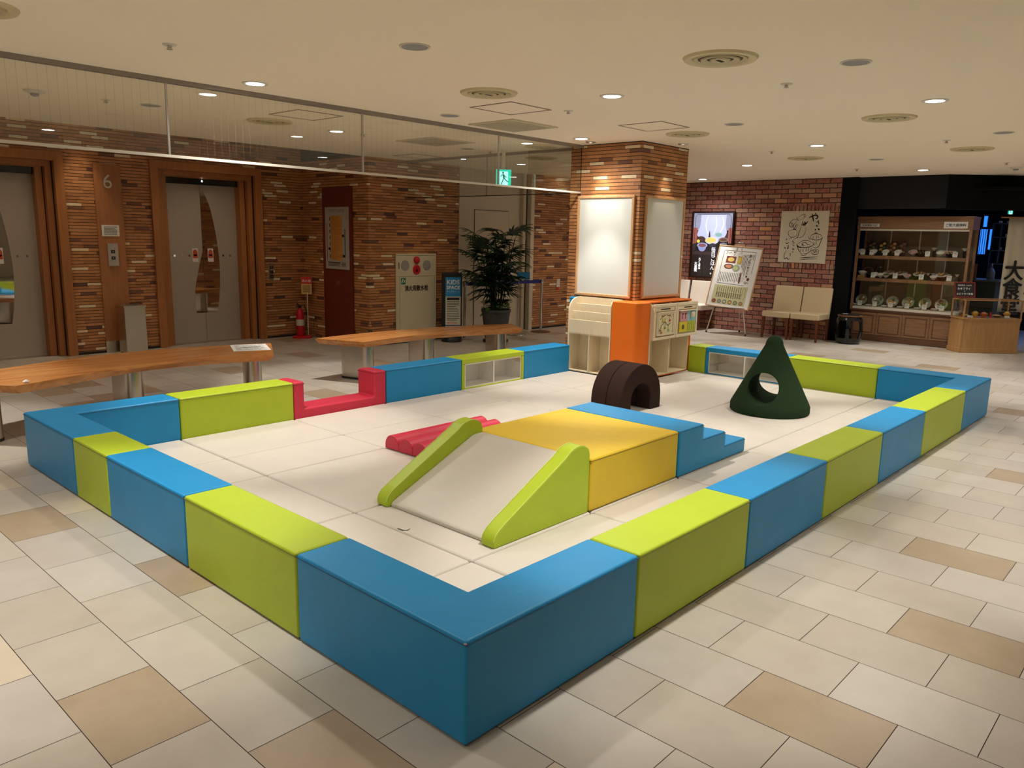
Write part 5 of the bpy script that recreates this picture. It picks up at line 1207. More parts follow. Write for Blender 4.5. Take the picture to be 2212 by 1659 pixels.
def ink_drawing():
    x = 10.99; t = thing('wall_hanging', 'cream cloth with brush drawing of vegetables and rice bowls on the brick wall', 'picture', (x, 3.69, 1.2))
    p = Panel((x, 4.066, 1.196), (0, -1, 0), (0, 0, 1)); w_, h_ = .77, .81
    mb = MB(); rnd = random.Random(5)
    ed = [(0, 0), (w_, -.004)]+[(w_+rnd.uniform(-.005, .003), h_*k/14) for k in range(1, 14)]+[(w_, h_), (0, h_)]
    A_ = [mb.v(*p.p(a, b, 0)) for a, b in ed]; B_ = [mb.v(*p.p(a, b, .006)) for a, b in ed]; n = len(ed)
    mb.bm.faces.new(A_[::-1]); mb.bm.faces.new(B_)
    for i in range(n): mb.bm.faces.new((A_[i], A_[(i+1) % n], B_[(i+1) % n], B_[i]))
    mb.build('cloth', M['cloth'], t)
    # photo crop 1545 x 1659 px maps to the cloth: left edge 150..70, right 1345..1230, top 185, bottom 1455
    def q(px, py):
        v = (1455-py)/1270.0; l = 70+85*v; r = 1225+118*v
        return ((px-l)/(r-l)*w_, v*h_)
    def S(mb, pts, w, closed=False, k=4, taper=True): p.stroke(mb, curve([q(*a) for a in pts], k), w, .0075, False, taper)
    mb = MB()
    # turnip, radish, lotus roots
    for pts, w in (([(545, 390), (600, 320), (700, 265), (740, 270), (755, 310), (700, 370), (600, 400)], .0045), ([(740, 270), (715, 290), (730, 330), (755, 310)], .004), ([(545, 400), (450, 395), (380, 450), (345, 510), (360, 560), (410, 580), (440, 540), (500, 480), (550, 410)], .006),
                   ([(360, 500), (390, 470), (430, 490), (430, 530), (390, 545), (365, 520)], .004), ([(380, 500), (400, 490), (415, 510), (395, 525)], .004), ([(530, 330), (545, 385), (600, 430)], .005), ([(430, 650), (350, 670), (325, 730), (350, 800), (420, 830), (500, 815), (545, 750), (540, 680), (500, 645)], .005),
                   ([(460, 640), (450, 560), (470, 500)], .006), ([(480, 640), (500, 560), (545, 500)], .008), ([(500, 640), (540, 570), (580, 510)], .004), ([(430, 650), (480, 630), (530, 650)], .010), ([(660, 550), (600, 700), (560, 820), (460, 885)], .006), ([(760, 570), (755, 680), (700, 790), (640, 830), (540, 845), (460, 885)], .005),
                   ([(660, 520), (690, 470), (680, 430)], .008), ([(700, 530), (740, 480), (740, 430)], .012), ([(730, 540), (770, 490), (820, 430)], .012), ([(690, 520), (720, 500), (790, 470)], .014), ([(640, 520), (700, 530), (750, 545)], .008)):
        S(mb, pts, w*1.15)
    flat(mb, 'vegetable_drawing', mat('brown_black_ink', L(56, 44, 48), .8), t)
    mb = MB()
    for pts, w in (([(835, 350), (900, 320), (1000, 285), (1050, 310), (1040, 360), (1000, 370)], .019), ([(920, 250), (935, 350), (955, 440)], .016), ([(990, 240), (1020, 250)], .015), ([(1010, 455), (1060, 450), (1085, 405)], .009), ([(1055, 410), (1080, 480), (1075, 510)], .012), ([(1015, 520), (1030, 550), (1065, 545)], .014), ([(985, 630), (1010, 650)], .020), ([(1060, 610), (1100, 645)], .017),
                   ([(275, 875), (300, 895)], .013), ([(345, 865), (352, 880)], .010), ([(390, 840), (400, 868)], .010), ([(260, 965), (290, 990), (350, 960)], .010), ([(245, 1070), (250, 1110), (265, 1095)], .010), ([(330, 1020), (325, 1080), (320, 1115), (300, 1110)], .013), ([(280, 1165), (230, 1270), (235, 1370), (300, 1345), (330, 1385), (375, 1355)], .009),
                   ([(430, 925), (460, 935)], .012), ([(430, 975), (490, 965)], .008), ([(460, 1000), (455, 1050), (490, 1030)], .006), ([(420, 1110), (450, 1100), (440, 1150), (480, 1110), (470, 1145)], .006), ([(415, 1200), (450, 1185), (450, 1215)], .006), ([(365, 1230), (370, 1260)], .006), ([(395, 1220), (375, 1310)], .006),
                   # covered bowl
                   ([(985, 735), (990, 705), (1030, 705), (1035, 740)], .007), ([(865, 830), (920, 760), (1010, 735), (1110, 750), (1165, 815)], .008), ([(865, 830), (930, 875), (1030, 890), (1120, 870), (1170, 825)], .009), ([(830, 800), (850, 860), (900, 890)], .006), ([(1175, 820), (1150, 870), (1100, 1000), (1060, 1060), (990, 1085), (935, 1045)], .008), ([(960, 790), (935, 860)], .006), ([(1030, 785), (1020, 855)], .006), ([(1070, 785), (1075, 835)], .006), ([(960, 930), (970, 1030)], .006), ([(1020, 920), (1010, 1010)], .006),
                   # rice bowl
                   ([(530, 1010), (600, 970), (680, 915), (760, 905), (860, 920), (960, 990)], .006), ([(530, 1010), (620, 1070), (760, 1080), (880, 1050), (965, 990)], .010), ([(545, 1020), (580, 1060), (660, 1090)], .016), ([(545, 1020), (580, 1120), (650, 1230)], .008), ([(910, 1080), (870, 1160), (790, 1220), (650, 1230)], .007), ([(650, 1230), (655, 1265), (720, 1275), (775, 1250), (790, 1220)], .007), ([(645, 1110), (640, 1180)], .007), ([(700, 1110), (695, 1190)], .007), ([(785, 1100), (765, 1170)], .007), ([(845, 1080), (810, 1170)], .007),
                   ([(640, 1000), (700, 960), (760, 950), (800, 1000), (870, 1010)], .007), ([(650, 1030), (700, 990), (690, 1040), (760, 1030)], .008),
                   # pickles, chopsticks
                   ([(885, 1165), (920, 1220), (990, 1240), (1060, 1220), (1085, 1140)], .007), ([(885, 1165), (930, 1135), (990, 1130), (1085, 1120)], .007), ([(920, 1190), (950, 1150), (980, 1195), (1010, 1145), (1040, 1180), (1065, 1140)], .007), ([(620, 1340), (800, 1320), (1060, 1295)], .010), ([(620, 1385), (800, 1360), (1045, 1350)], .008)):
        S(mb, pts, w)
    flat(mb, 'brush_drawing', M['ink'], t)
ink_drawing()

def menu_easel():
    t = thing('easel', 'thin white metal easel carrying the tall menu board', 'easel', (10.55, 4.6, 0))
    al = mat('easel_white_metal', L(214, 208, 198), .4, .3)
    for nm, pts in (('front_leg', [(10.385, 4.245, .012), (10.40, 4.33, .46), (10.60, 4.53, 1.42)]), ('front_leg', [(10.385, 4.95, .012), (10.40, 4.84, .46), (10.60, 4.60, 1.42)]), ('rear_leg', [(10.62, 4.57, 1.40), (10.84, 4.58, .012)])):
        mb = MB(); mb.tube(pts, .0095, 8); mb.build(nm, al, t, smooth=True)
    for x, y in ((10.385, 4.245), (10.385, 4.95), (10.84, 4.58)):
        mb = MB(); mb.lathe([(.014, 0), (.013, .03)], x, y, 0, 12); mb.build('rubber_foot', M['rubber'], t)
    mb = MB(); mb.box(10.322, 10.385, 4.27, 4.91, .436, .450); mb.tube([(10.40, 4.33, .445), (10.40, 4.84, .445)], .007); mb.build('tray_bar', M['alu'], t)
    mb = MB(); mb.box(10.595, 10.628, 4.49, 4.59, 1.468, 1.50); mb.build('top_clip', M['alu'], t, bevel=.004, seg=1)
    o = Vector((10.348, 4.978, .456)); v = Vector((.27, -.055, .995)); u = Vector((0, -1, -.01)); u = (u-v*(u.dot(v)/v.dot(v)))
    b = thing('menu_board', 'tall framed menu board with food photos leaning on the easel', 'menu board', (10.45, 4.58, .456))
    p = Panel(o, u, v); w_, h_ = .775, 1.03
    mb = MB(); p.frame(mb, 0, 0, w_, h_, .016, -.006, .016); mb.build('frame', M['board_frame'], b, bevel=.003, seg=1)
    mb = MB(); p.slab(mb, .016, .016, w_-.016, h_-.016, -.004, .008); mb.build('sheet', M['paper'], b)
    q = lambda px, py: ((px/760.)*w_, (1080-py)/1080.*h_)
    ink = mat('menu_ink', L(70, 58, 56), .7)
    mb = MB(); p.stroke(mb, [(.11, .40), (.11, .93), (.125, .95), (.66, .95), (.675, .93), (.675, .60)], .005, .010); p.stroke(mb, [(.11, .40), (.60, .395)], .005, .010); flat(mb, 'border_line', ink, b)
    mb = MB(); p.rect(mb, .085, .055, .68, .37, .0095); flat(mb, 'green_field', mat('menu_green', L(190, 186, 140), .6), b)
    rnd = random.Random(8)
    def photo(n, a, bb, ra, rb, rim, fd, sq=False):
        mb = MB()
        if sq: p.rect(mb, a-ra, bb-rb, a+ra, bb+rb, .010)
        else: p.ell(mb, a, bb, ra, rb, .010)
        o_ = flat(mb, n, mat('print_'+n, L(*rim), .5), b)
        mb = MB(); p.ell(mb, a, bb, ra*.7, rb*.66, .011); flat(mb, 'food_print', mat('print_food_'+n, L(*fd), .5, var=.3, vscale=50), o_)
    photo('square_dish', .265, .80, .085, .055, (120, 50, 44), (214, 190, 96), True); photo('beer_mug', .42, .80, .038, .065, (200, 170, 70), (222, 194, 84), True); photo('beer_foam', .415, .885, .042, .036, (206, 204, 200), (222, 220, 214)); photo('fried_dish', .25, .685, .085, .042, (84, 64, 54), (206, 132, 92)); photo('green_dish', .385, .665, .065, .055, (150, 158, 146), (176, 190, 130))
    for k, (rc, fc) in enumerate((((120, 60, 54), (160, 80, 70)), ((110, 112, 104), (150, 150, 140)), ((70, 74, 66), (180, 186, 160)), ((90, 60, 44), (206, 160, 110)), ((70, 84, 62), (150, 160, 130)), ((120, 100, 84), (170, 130, 100)))):
        photo('round_dish', .135+.096*k, .095, .036, .034, rc, fc)
    mb = MB()
    for k in range(13):
        a = .13+.031*k; y1 = .585
        while y1 > .425+.03*rnd.random():
            d = rnd.uniform(.008, .022); p.rect(mb, a, y1-d, a+.009, y1, .0098); y1 -= d+.004
    for k in range(12):
        a = .145+.038*k; y1 = .35
        while y1 > .27:
            d = rnd.uniform(.008, .02); p.rect(mb, a, y1-d, a+.010, y1, .0105); y1 -= d+.003
        for z_ in range(5): p.rect(mb, a, .165+.018*z_, a+.022, .176+.018*z_, .0105)
    for k, y0 in ((0, .56), (1, .60), (2, .66), (3, .70)):
        a = .545-.024*k; y1 = .90
        while y1 > y0:
            d = rnd.uniform(.008, .02); p.rect(mb, a, y1-d, a+.009, y1, .0098); y1 -= d+.004
    p.stroke(mb, [(.60, .16), (.60, .33), (.625, .355), (.65, .33), (.65, .16)], .004, .0105, True)
    p.stroke(mb, curve([(.15, .88), (.17, .91), (.16, .93), (.19, .92), (.21, .90), (.23, .92), (.25, .91)], 3), .005, .0098)
    p.stroke(mb, curve([(.58, .43), (.60, .46), (.62, .43), (.60, .42), (.63, .45), (.66, .43)], 3), .006, .0098); p.stroke(mb, curve([(.53, .44), (.52, .50), (.55, .52), (.56, .48), (.54, .46)], 3), .004, .0098)
    flat(mb, 'fine_print', ink, b)
    mb = MB(); p.rect(mb, .485, .42, .505, .60, .0099); p.ell(mb, .64, .50, .026, .03, .0099, 5); p.ell(mb, .60, .545, .018, .018, .0099, 5); p.ell(mb, .30, .925, .02, .018, .0099, 5); flat(mb, 'leaf_mark', mat('menu_maroon', L(110, 46, 38), .7), b)
    p.text('酔っ払いセット', .595, .905, .056, ink, b, .0101, vertical=True, bold=.001); p.text('お得な', .645, .92, .036, ink, b, .0101, vertical=True)
menu_easel()

def drum_stool():
    cx, cy = 10.855, 2.785
    t = thing('drum_stool', 'black lacquered barrel stool with open sides by the black pillar', 'stool', (cx, cy, 0))
    mb = MB(); mb.lathe([(.128, 0), (.15, .012), (.162, .04), (.172, .085)], cx, cy, 0, 40); mb.build('base_ring', M['gloss_black'], t, smooth=True)
    mb = MB(); mb.lathe([(.172, .335), (.158, .372), (.15, .385)], cx, cy, 0, 40); mb.build('top_ring', M['gloss_black'], t, smooth=True)
    for k in range(6):
        a0 = 2*PI*k/6+.25; mb = MB(); n = 8
        g = []
        for i in range(n+1):
            s_ = i/n; z = .08+.26*s_; r = .172+.016*math.sin(PI*s_); hw = (.16-.07*math.sin(PI*s_))
            g.append([mb.v(cx+rr*math.cos(a0+sg*hw), cy+rr*math.sin(a0+sg*hw), z) for rr, sg in ((r, -1), (r, 1), (r-.018, 1), (r-.018, -1))])
        for a, b in zip(g, g[1:]):
            for i in range(4): mb.bm.faces.new((a[i], a[(i+1) % 4], b[(i+1) % 4], b[i]))
        mb.bm.faces.new(g[0][::-1]); mb.bm.faces.new(g[-1]); mb.build('stave', M['gloss_black'], t, smooth=True)
    mb = MB(); mb.lathe([(.150, .385), (.160, .388), (.160, .402), (.150, .405)], cx, cy, 0, 40); mb.build('seat_disc', wood('stool_top_wood', L(96, 66, 42), L(120, 84, 54), .4), t, smooth=True)
    t.scale = (1.12, 1.12, 1.08)
    f = thing('menu_folder', 'flat black menu folder lying on the barrel stool', 'folder', (cx, cy, .438), math.radians(12))
    mb = MB(); mb.box(-.10, .10, -.135, .135, .0005, .014); mb.build('cover', M['black'], f, local=True, bevel=.003, seg=1)
    mb = MB(); mb.box(-.045, .0, .03, .10, .0141, .0175); mb.build('label', M['paper'], f, local=True)
    mb = MB(); mb.box(-.098, -.094, -.13, .13, .004, .010); mb.build('page_edge', M['paper'], f, local=True)
drum_stool()

# the wooden food sample case ------------------------------------------------
CX, CY0, CY1 = 11.46, 1.403, 3.02
def showcase():
    t = thing('display_case', 'wide wooden glass-fronted case of food samples under the black beam', 'display case', (CX+.2, (CY0+CY1)/2, 0)); bk = CX+.40
    W_ = M['case_wood']
    mb = MB(); mb.box(CX+.03, bk, CY0+.02, CY1-.02, .005, .475); mb.build('base_cabinet', W_, t)
    mb = MB(); mb.box(CX+.022, CX+.03, CY0+.02, CY1-.02, .005, .09); mb.build('plinth', M['case_dark'], t)
    n = 4; wd = (CY1-CY0-.06)/n
    for k in range(n):
        ya = CY0+.03+k*wd+.008; yb = ya+wd-.016
        p = Panel((CX+.03, yb, .10), (0, -1, 0), (0, 0, 1)); w_, h_ = yb-ya, .345
        mb = MB(); p.slab(mb, 0, 0, w_, h_, 0, .014); d = mb.build('door', W_, t, bevel=.002, seg=1)
        mb = MB(); p.frame(mb, .03, .03, w_-.03, h_-.03, .014, .014, .022); mb.build('moulding', M['case_dark'], d, bevel=.003, seg=1)
    mb = MB(); mb.box(CX, bk, CY0, CY1, .475, .498); mb.box(CX+.012, bk, CY0+.008, CY1-.008, .455, .475); mb.build('base_cornice', M['case_dark'], t, bevel=.003, seg=1)
    mb = MB(); mb.box(CX+.01, bk-.02, CY0+.045, CY1-.045, .498, .535); mb.build('sill', M['white_plastic'], t)
    for y in (CY0+.005, CY1-.04):
        mb = MB(); mb.box(CX+.005, CX+.04, y, y+.035, .498, 1.745); mb.build('corner_post', W_, t)
        mb = MB(); mb.box(bk-.035, bk, y, y+.035, .498, 1.745); mb.build('corner_post', W_, t)
    mb = MB(); mb.box(CX, bk, CY0, CY1, 1.745, 1.90); mb.build('header', W_, t)
    mb = MB(); mb.box(CX-.012, bk, CY0-.008, CY1+.003, 1.90, 1.935); mb.box(CX-.008, CX, CY0, CY1, 1.745, 1.758); mb.build('top_cornice', W_, t, bevel=.003, seg=1)
    mb = MB(); mb.box(CX+.012, CX+.03, CY0+.04, CY1-.04, 1.718, 1.745); mb.build('light_rail', M['white_plastic'], t)
    mb = MB(); mb.box(bk-.012, bk, CY0+.04, CY1-.04, .535, 1.745); mb.build('back_board', M['case_back'], t)
    for z in (.985, 1.335):
        mb = MB(); mb.box(CX+.05, bk-.014, CY0+.045, CY1-.045, z-.05, z); mb.build('shelf', W_, t, bevel=.002, seg=1)
    for y in (1.80, 2.19, 2.62):
        mb = MB(); mb.box(bk-.02, bk-.012, y-.008, y+.008, .54, 1.74); mb.build('shelf_rail', M['alu'], t)
    mb = MB(); mb.box(CX+.018, CX+.022, CY0+.04, (CY0+CY1)/2+.01, .535, 1.72); mb.build('glass_pane', M['glass'], t)
    mb = MB(); mb.box(CX+.026, CX+.030, (CY0+CY1)/2-.01, CY1-.04, .535, 1.72); mb.build('glass_pane', M['glass'], t)
    p = Panel((CX-.001, CY1, 1.745), (0, -1, 0), (0, 0, 1))
    for a, w_, h_, b0, s, lb, tx in ((.045, .285, .05, .03, .036, 'small white sake sign on the left of the case header', '日本酒あり☑'), (1.235, .315, .095, .016, .046, 'white free rice sign on the right of the case header', 'ご飯大盛無料')):
        n_ = thing('paper_sign', lb, 'sign', p.p(a+w_/2, b0, .004), 0, 'paper signs on the case header')
        mb = MB(); p.slab(mb, a, b0, a+w_, b0+h_, 0, .003); mb.build('card', M['paper'], n_)
        p.text(tx, a+w_/2, b0+h_/2-s*.36, s, M['ink'], n_, .0042, 'CENTER', bold=.0009)
    return t
showcase()
WH = mat('white_ceramic', L(214, 212, 204), .25); BK = M['gloss_black']
def make_bowl(lb, r, h, shell, fd, grp, heap=.35):
    t = thing('sample_bowl', lb, 'bowl', (0, 0, 0), 0, grp)
    mb = MB(); mb.lathe([(r*.42, 0), (r*.42, h*.12), (r*.7, h*.4), (r*.93, h*.8), (r, h), (r*.95, h), (r*.86, h*.8), (r*.6, h*.45)], seg=24); mb.build('bowl', shell, t, local=True, smooth=True)
    mb = MB(); mb.lathe([(r*.9, h*.86), (r*.7, h*(.86+heap*.5)), (r*.35, h*(.86+heap)), (.001, h*(.88+heap))], seg=20, cap0=True, cap1=False); mb.build('food', fd, t, local=True, smooth=True)
    return t
def place_case_food():
    rice = food('rice', 222, 216, 200); pink = food('pink_rice', 196, 150, 150); soup = food('soup', 40, 26, 18); tem = food('tempura', 190, 150, 70); fry = food('fried', 134, 92, 52); grn = food('greens', 84, 100, 58); egg = food('egg', 206, 150, 80); meat = food('meat', 112, 62, 48)
    Y = lambda px: 3.025-(px-125)*.001247          # horizontal place along the case front
    G = 'food samples in the wooden display case'
    card_m = M['paper']
    def card(px, z, row, where):
        c = thing('price_card', 'small white price card on the %s, %s' % (row, where), 'price card', (CX+.065, Y(px), z), 0, 'price cards in the display case')
        mb = MB(); mb.prism([(0, .012), (.012, .085), (.015, .085), (.004, .012)], 'y', -.033, .033); mb.build('card', card_m, c, local=True)
        mb = MB(); mb.box(-.006, .02, -.03, .03, 0, .012); mb.build('foot', M['oak'], c, local=True)
        q = Panel((CX+.065, Y(px)+.033, z+.012), (0, -1, 0), (.012, 0, .073)); mb = MB(); rn = random.Random(px)
        for k in range(4): q.rect(mb, .012+.011*k, .05-rn.uniform(0, .03), .017+.011*k, .066, .0012)
        flat(mb, 'print', M['grey_ink'], c)
    o5 = ['far left', 'second from left', 'third from left', 'fourth from left', 'fifth from left', 'far right']
    for k, px in enumerate((205, 315, 477, 615, 962, 1262)): card(px, 1.336, 'top case shelf', o5[k])
    for k, px in enumerate((360, 622, 922, 1228)): card(px, .986, 'middle case shelf', ['far left', 'second from left', 'third from left', 'far right'][k])
    for k, px in enumerate((232, 415, 605, 797, 995, 1188)): card(px, .536, 'bottom level of the case', o5[k])
    # top shelf
    for k, px in enumerate((170, 322, 468, 614)):
        b = make_bowl('white rice bowl on the top case shelf, %s' % o5[k], .057, .05, WH, rice, G); b.location = (CX+.155, Y(px), 1.364); b.rotation_euler = (0, -.62, 0)
    b = make_bowl('white bowl of pink rice in the middle of the top case shelf', .062, .055, WH, pink, G); b.location = (CX+.16, Y(782), 1.364); b.rotation_euler = (0, -.5, 0)
    b = make_bowl('white rice bowl toward the right of the top case shelf', .062, .055, WH, rice, G); b.location = (CX+.16, Y(1090), 1.364); b.rotation_euler = (0, -.5, 0)
    for px, lb in ((872, 'black soup bowl in the middle of the top case shelf'), (1182, 'black soup bowl at the right of the top case shelf')):
        b = make_bowl(lb, .05, .055, BK, soup, G, .1); b.location = (CX+.135, Y(px), 1.336)
    for k, (px, f1, f2) in enumerate(((258, fry, grn), (385, tem, grn), (508, fry, egg), (625, fry, meat))):
        t = thing('sample_tray', 'upright black tray of noodles and toppings, %s on the top case shelf' % o5[k], 'food sample', (CX+.25, Y(px), 1.336), 0, 'upright food trays on the top case shelf')
        mb = MB(); a = .052; ht = .23; poly = [(-a*.8, .0), (-a, .03), (-a, ht-.04), (-a*.6, ht), (a*.6, ht), (a, ht-.04), (a, .03), (a*.8, 0)]
        T_ = Matrix.Rotation(math.radians(14), 4, 'Y'); mb.at(T_); mb.prism(poly, 'x', -.006, .006); mb.build('tray', M['black'], t, local=True)
        for j in range(5):
            mb = MB(); mb.at(T_); mb.blob(-.012, -.022+.044*(j % 2), .06+.032*j, .012, .026, .024, 10, 6); mb.build('topping', (f1, f1, f2, f1, egg if k == 2 else f1)[j], t, local=True, smooth=True)
    for px, lb, f1 in ((840, 'rectangular plate of red sashimi in the middle of the top case shelf', meat), (1165, 'rectangular white plate of salmon and garnish on the top case shelf, right', food('salmon', 200, 110, 80))):
        t = thing('sample_plate', lb, 'food sample', (CX+.25, Y(px), 1.336), 0, 'tilted sample plates')
        T_ = Matrix.Rotation(math.radians(-35), 4, 'Y'); mb = MB(); mb.at(Matrix.Translation((.0, 0, .06)) @ T_); mb.box(-.06, .06, -.085, .085, 0, .01); mb.build('plate', WH if px > 1000 else BK, t, local=True, bevel=.003, seg=1)
        mb = MB(); mb.box(-.03, .075, -.04, .04, 0, .055); mb.build('stand', M['black'], t, local=True)
        for j in range(6):
            mb = MB(); mb.at(Matrix.Translation((.0, 0, .06)) @ T_); mb.blob(-.02+.03*(j % 2), -.055+.022*j, .018, .018, .014, .013, 10, 6); mb.build('topping', (f1, f1, grn, f1, egg, f1)[j], t, local=True, smooth=True)
    for px, lb in ((985, 'small green side bowl at the back of the top case shelf'), (1315, 'small side bowl at the right end of the top case shelf')):
        b = make_bowl(lb, .042, .04, WH, grn, G); b.location = (CX+.30, Y(px), 1.336+.10); s = MB(); s.cyl(0, 0, -.10, 0, .02, 12); s.build('riser', M['black'], b, local=True)
    # middle shelf
    for px, f_, lb, s_ in ((435, rice, 'white rice bowl, leftmost on the middle case shelf', WH), (503, grn, 'small white bowl of greens on the middle case shelf', WH), (588, soup, 'black soup bowl beside the small greens bowl, middle case shelf', BK), (750, pink, 'white bowl of pink rice on the middle case shelf', WH), (845, soup, 'black soup bowl in front of the tempura plate', BK), (1048, rice, 'white rice bowl at the right of the middle case shelf', WH), (1155, soup, 'black soup bowl at the right of the middle case shelf', BK), (290, soup, 'dark round pot by the striped bowl, middle case shelf', BK)):
        b = make_bowl(lb, .055 if s_ is WH else .046, .052, s_, f_, G, .3 if s_ is WH else .08); b.location = (CX+.14, Y(px), .986 if s_ is BK else 1.002)
        if s_ is WH: b.rotation_euler = (0, -.35, 0)
    b = make_bowl('striped white bowl on a wooden block, left end of the middle case shelf', .075, .06, WH, rice, G); b.location = (CX+.15, Y(205), 1.022)
    s = MB(); s.box(-.05, .03, -.055, .055, -.036, 0); s.build('wooden_block', M['oak'], b, local=True)
    for j in range(16):
        a = 2*PI*j/16; s = MB(); s.tube([(.056*math.cos(a), .056*math.sin(a), .022), (.0755*math.cos(a), .0755*math.sin(a), .056)], .0022, 4); s.build('stripe', M['black'], b, local=True)
    t = thing('sample_basket', 'round woven basket tray standing at the left of the middle case shelf', 'basket', (CX+.29, Y(245), .986)); T_ = Matrix.Translation((0, 0, .085)) @ Matrix.Rotation(math.radians(75), 4, 'Y'); mb = MB(); mb.at(T_); mb.torus(0, 0, 0, .075, .009, 28, 8); mb.build('rim', M['oak'], t, local=True, smooth=True)
    mb = MB(); mb.at(T_); mb.lathe([(.001, -.004), (.074, -.004)], seg=24, cap0=False, cap1=False); mb.build('weave', mat('dark_weave', L(70, 48, 32), .8), t, local=True)
    for px, h, lb in ((340, .20, 'taller brown sake bottle on the middle case shelf'), (390, .17, 'shorter brown sake bottle with pale label on the middle case shelf')):
        t = thing('sake_bottle', lb, 'bottle', (CX+.26, Y(px), .986), 0, 'bottles in the display case')
        mb = MB(); mb.lathe([(.026, 0), (.027, h*.55), (.012, h*.72), (.010, h*.95), (.012, h)], seg=20); mb.build('glass_body', mat('bottle_brown', L(44, 24, 16), .15), t, local=True, smooth=True)
        mb = MB(); mb.lathe([(.0275, h*.12), (.0278, h*.45)], seg=20, cap0=False, cap1=False); mb.build('bottle_label', M['paper'], t, local=True)
        mb = MB(); mb.lathe([(.0125, h*.95), (.0125, h*1.02)], seg=14); mb.build('cap', M['white_plastic'] if px > 350 else M['black'], t, local=True)
    for px, f_, lb in ((498, fry, 'plate of fried fish at the back of the middle case shelf'), (650, fry, 'plate of cutlets at the back of the middle case shelf'), (855, tem, 'heaped plate of yellow tempura on the middle case shelf'), (1110, tem, 'plate of tempura with greens on the right of the middle case shelf')):
        t = thing('sample_plate', lb, 'food sample', (CX+.26, Y(px), .986), 0, 'raised sample plates of the middle shelf')
        mb = MB(); mb.cyl(0, 0, 0, .07, .03, 14); mb.build('stand', M['black'], t, local=True)
        T_ = Matrix.Translation((0, 0, .075)) @ Matrix.Rotation(math.radians(-22), 4, 'Y'); mb = MB(); mb.at(T_); mb.lathe([(.04, 0), (.085, .012), (.087, .016), (.05, .006)], seg=28); mb.build('plate', WH, t, local=True, smooth=True)
        rn = random.Random(px)
        for j in range(5):
            mb = MB(); mb.at(T_); mb.blob(rn.uniform(-.03, .03), rn.uniform(-.04, .04), .022+rn.uniform(0, .02), .026, .018, .016, 10, 6); mb.build('topping', f_ if j < 4 else grn, t, local=True, smooth=True)
    for px, lb in ((957, 'small glass side bowl right of the tempura, middle case shelf'), (1012, 'small glass side bowl left of the right tempura plate'), (1190, 'small shallow dish near the right end, middle case shelf'), (1275, 'stacked side dish at the right end of the middle case shelf')):
        b = make_bowl(lb, .03, .035, WH, grn, G, .3); b.location = (CX+.26, Y(px), 1.056); s = MB(); s.cyl(0, 0, -.07, 0, .02, 12); s.build('riser', M['black'], b, local=True)
    # bottom level: upright round plates, small white bowls
    cur = food('curry', 176, 132, 60); rd = food('carrot', 196, 110, 50)
    for k, (px, f_) in enumerate(((195, fry), (397, grn), (577, egg), (762, rd), (957, cur), (1140, fry))):
        t = thing('sample_plate', 'large round plate of food stood upright on the bottom of the case, %s' % o5[k], 'food sample', (CX+.27, Y(px), .536), 0, 'upright round plates at the bottom of the case')
        T_ = Matrix.Translation((0, 0, .092)) @ Matrix.Rotation(math.radians(-68), 4, 'Y'); mb = MB(); mb.at(T_); mb.lathe([(.05, -.012), (.088, 0), (.09, .004), (.055, -.004)], seg=32); mb.build('plate', mat('pale_plate', L(150, 156, 130), .3), t, local=True, smooth=True)
        rn = random.Random(px)
        for j in range(6):
            mb = MB(); mb.at(T_); mb.blob(rn.uniform(-.045, .045), rn.uniform(-.045, .045), .006, .026, .02, .012, 10, 6); mb.build('topping', f_ if j < 4 else (grn if j == 4 else rice), t, local=True, smooth=True)
        mb = MB(); mb.box(-.03, .06, -.02, .02, 0, .02); mb.build('stand', M['black'], t, local=True)
    for k, px in enumerate((152, 328, 520, 708, 910, 1100)):
        b = make_bowl('small white bowl on the bottom level of the case, %s' % o5[k], .056, .032, WH, rice, G, .25); b.location = (CX+.13, Y(px), .536)
place_case_food()

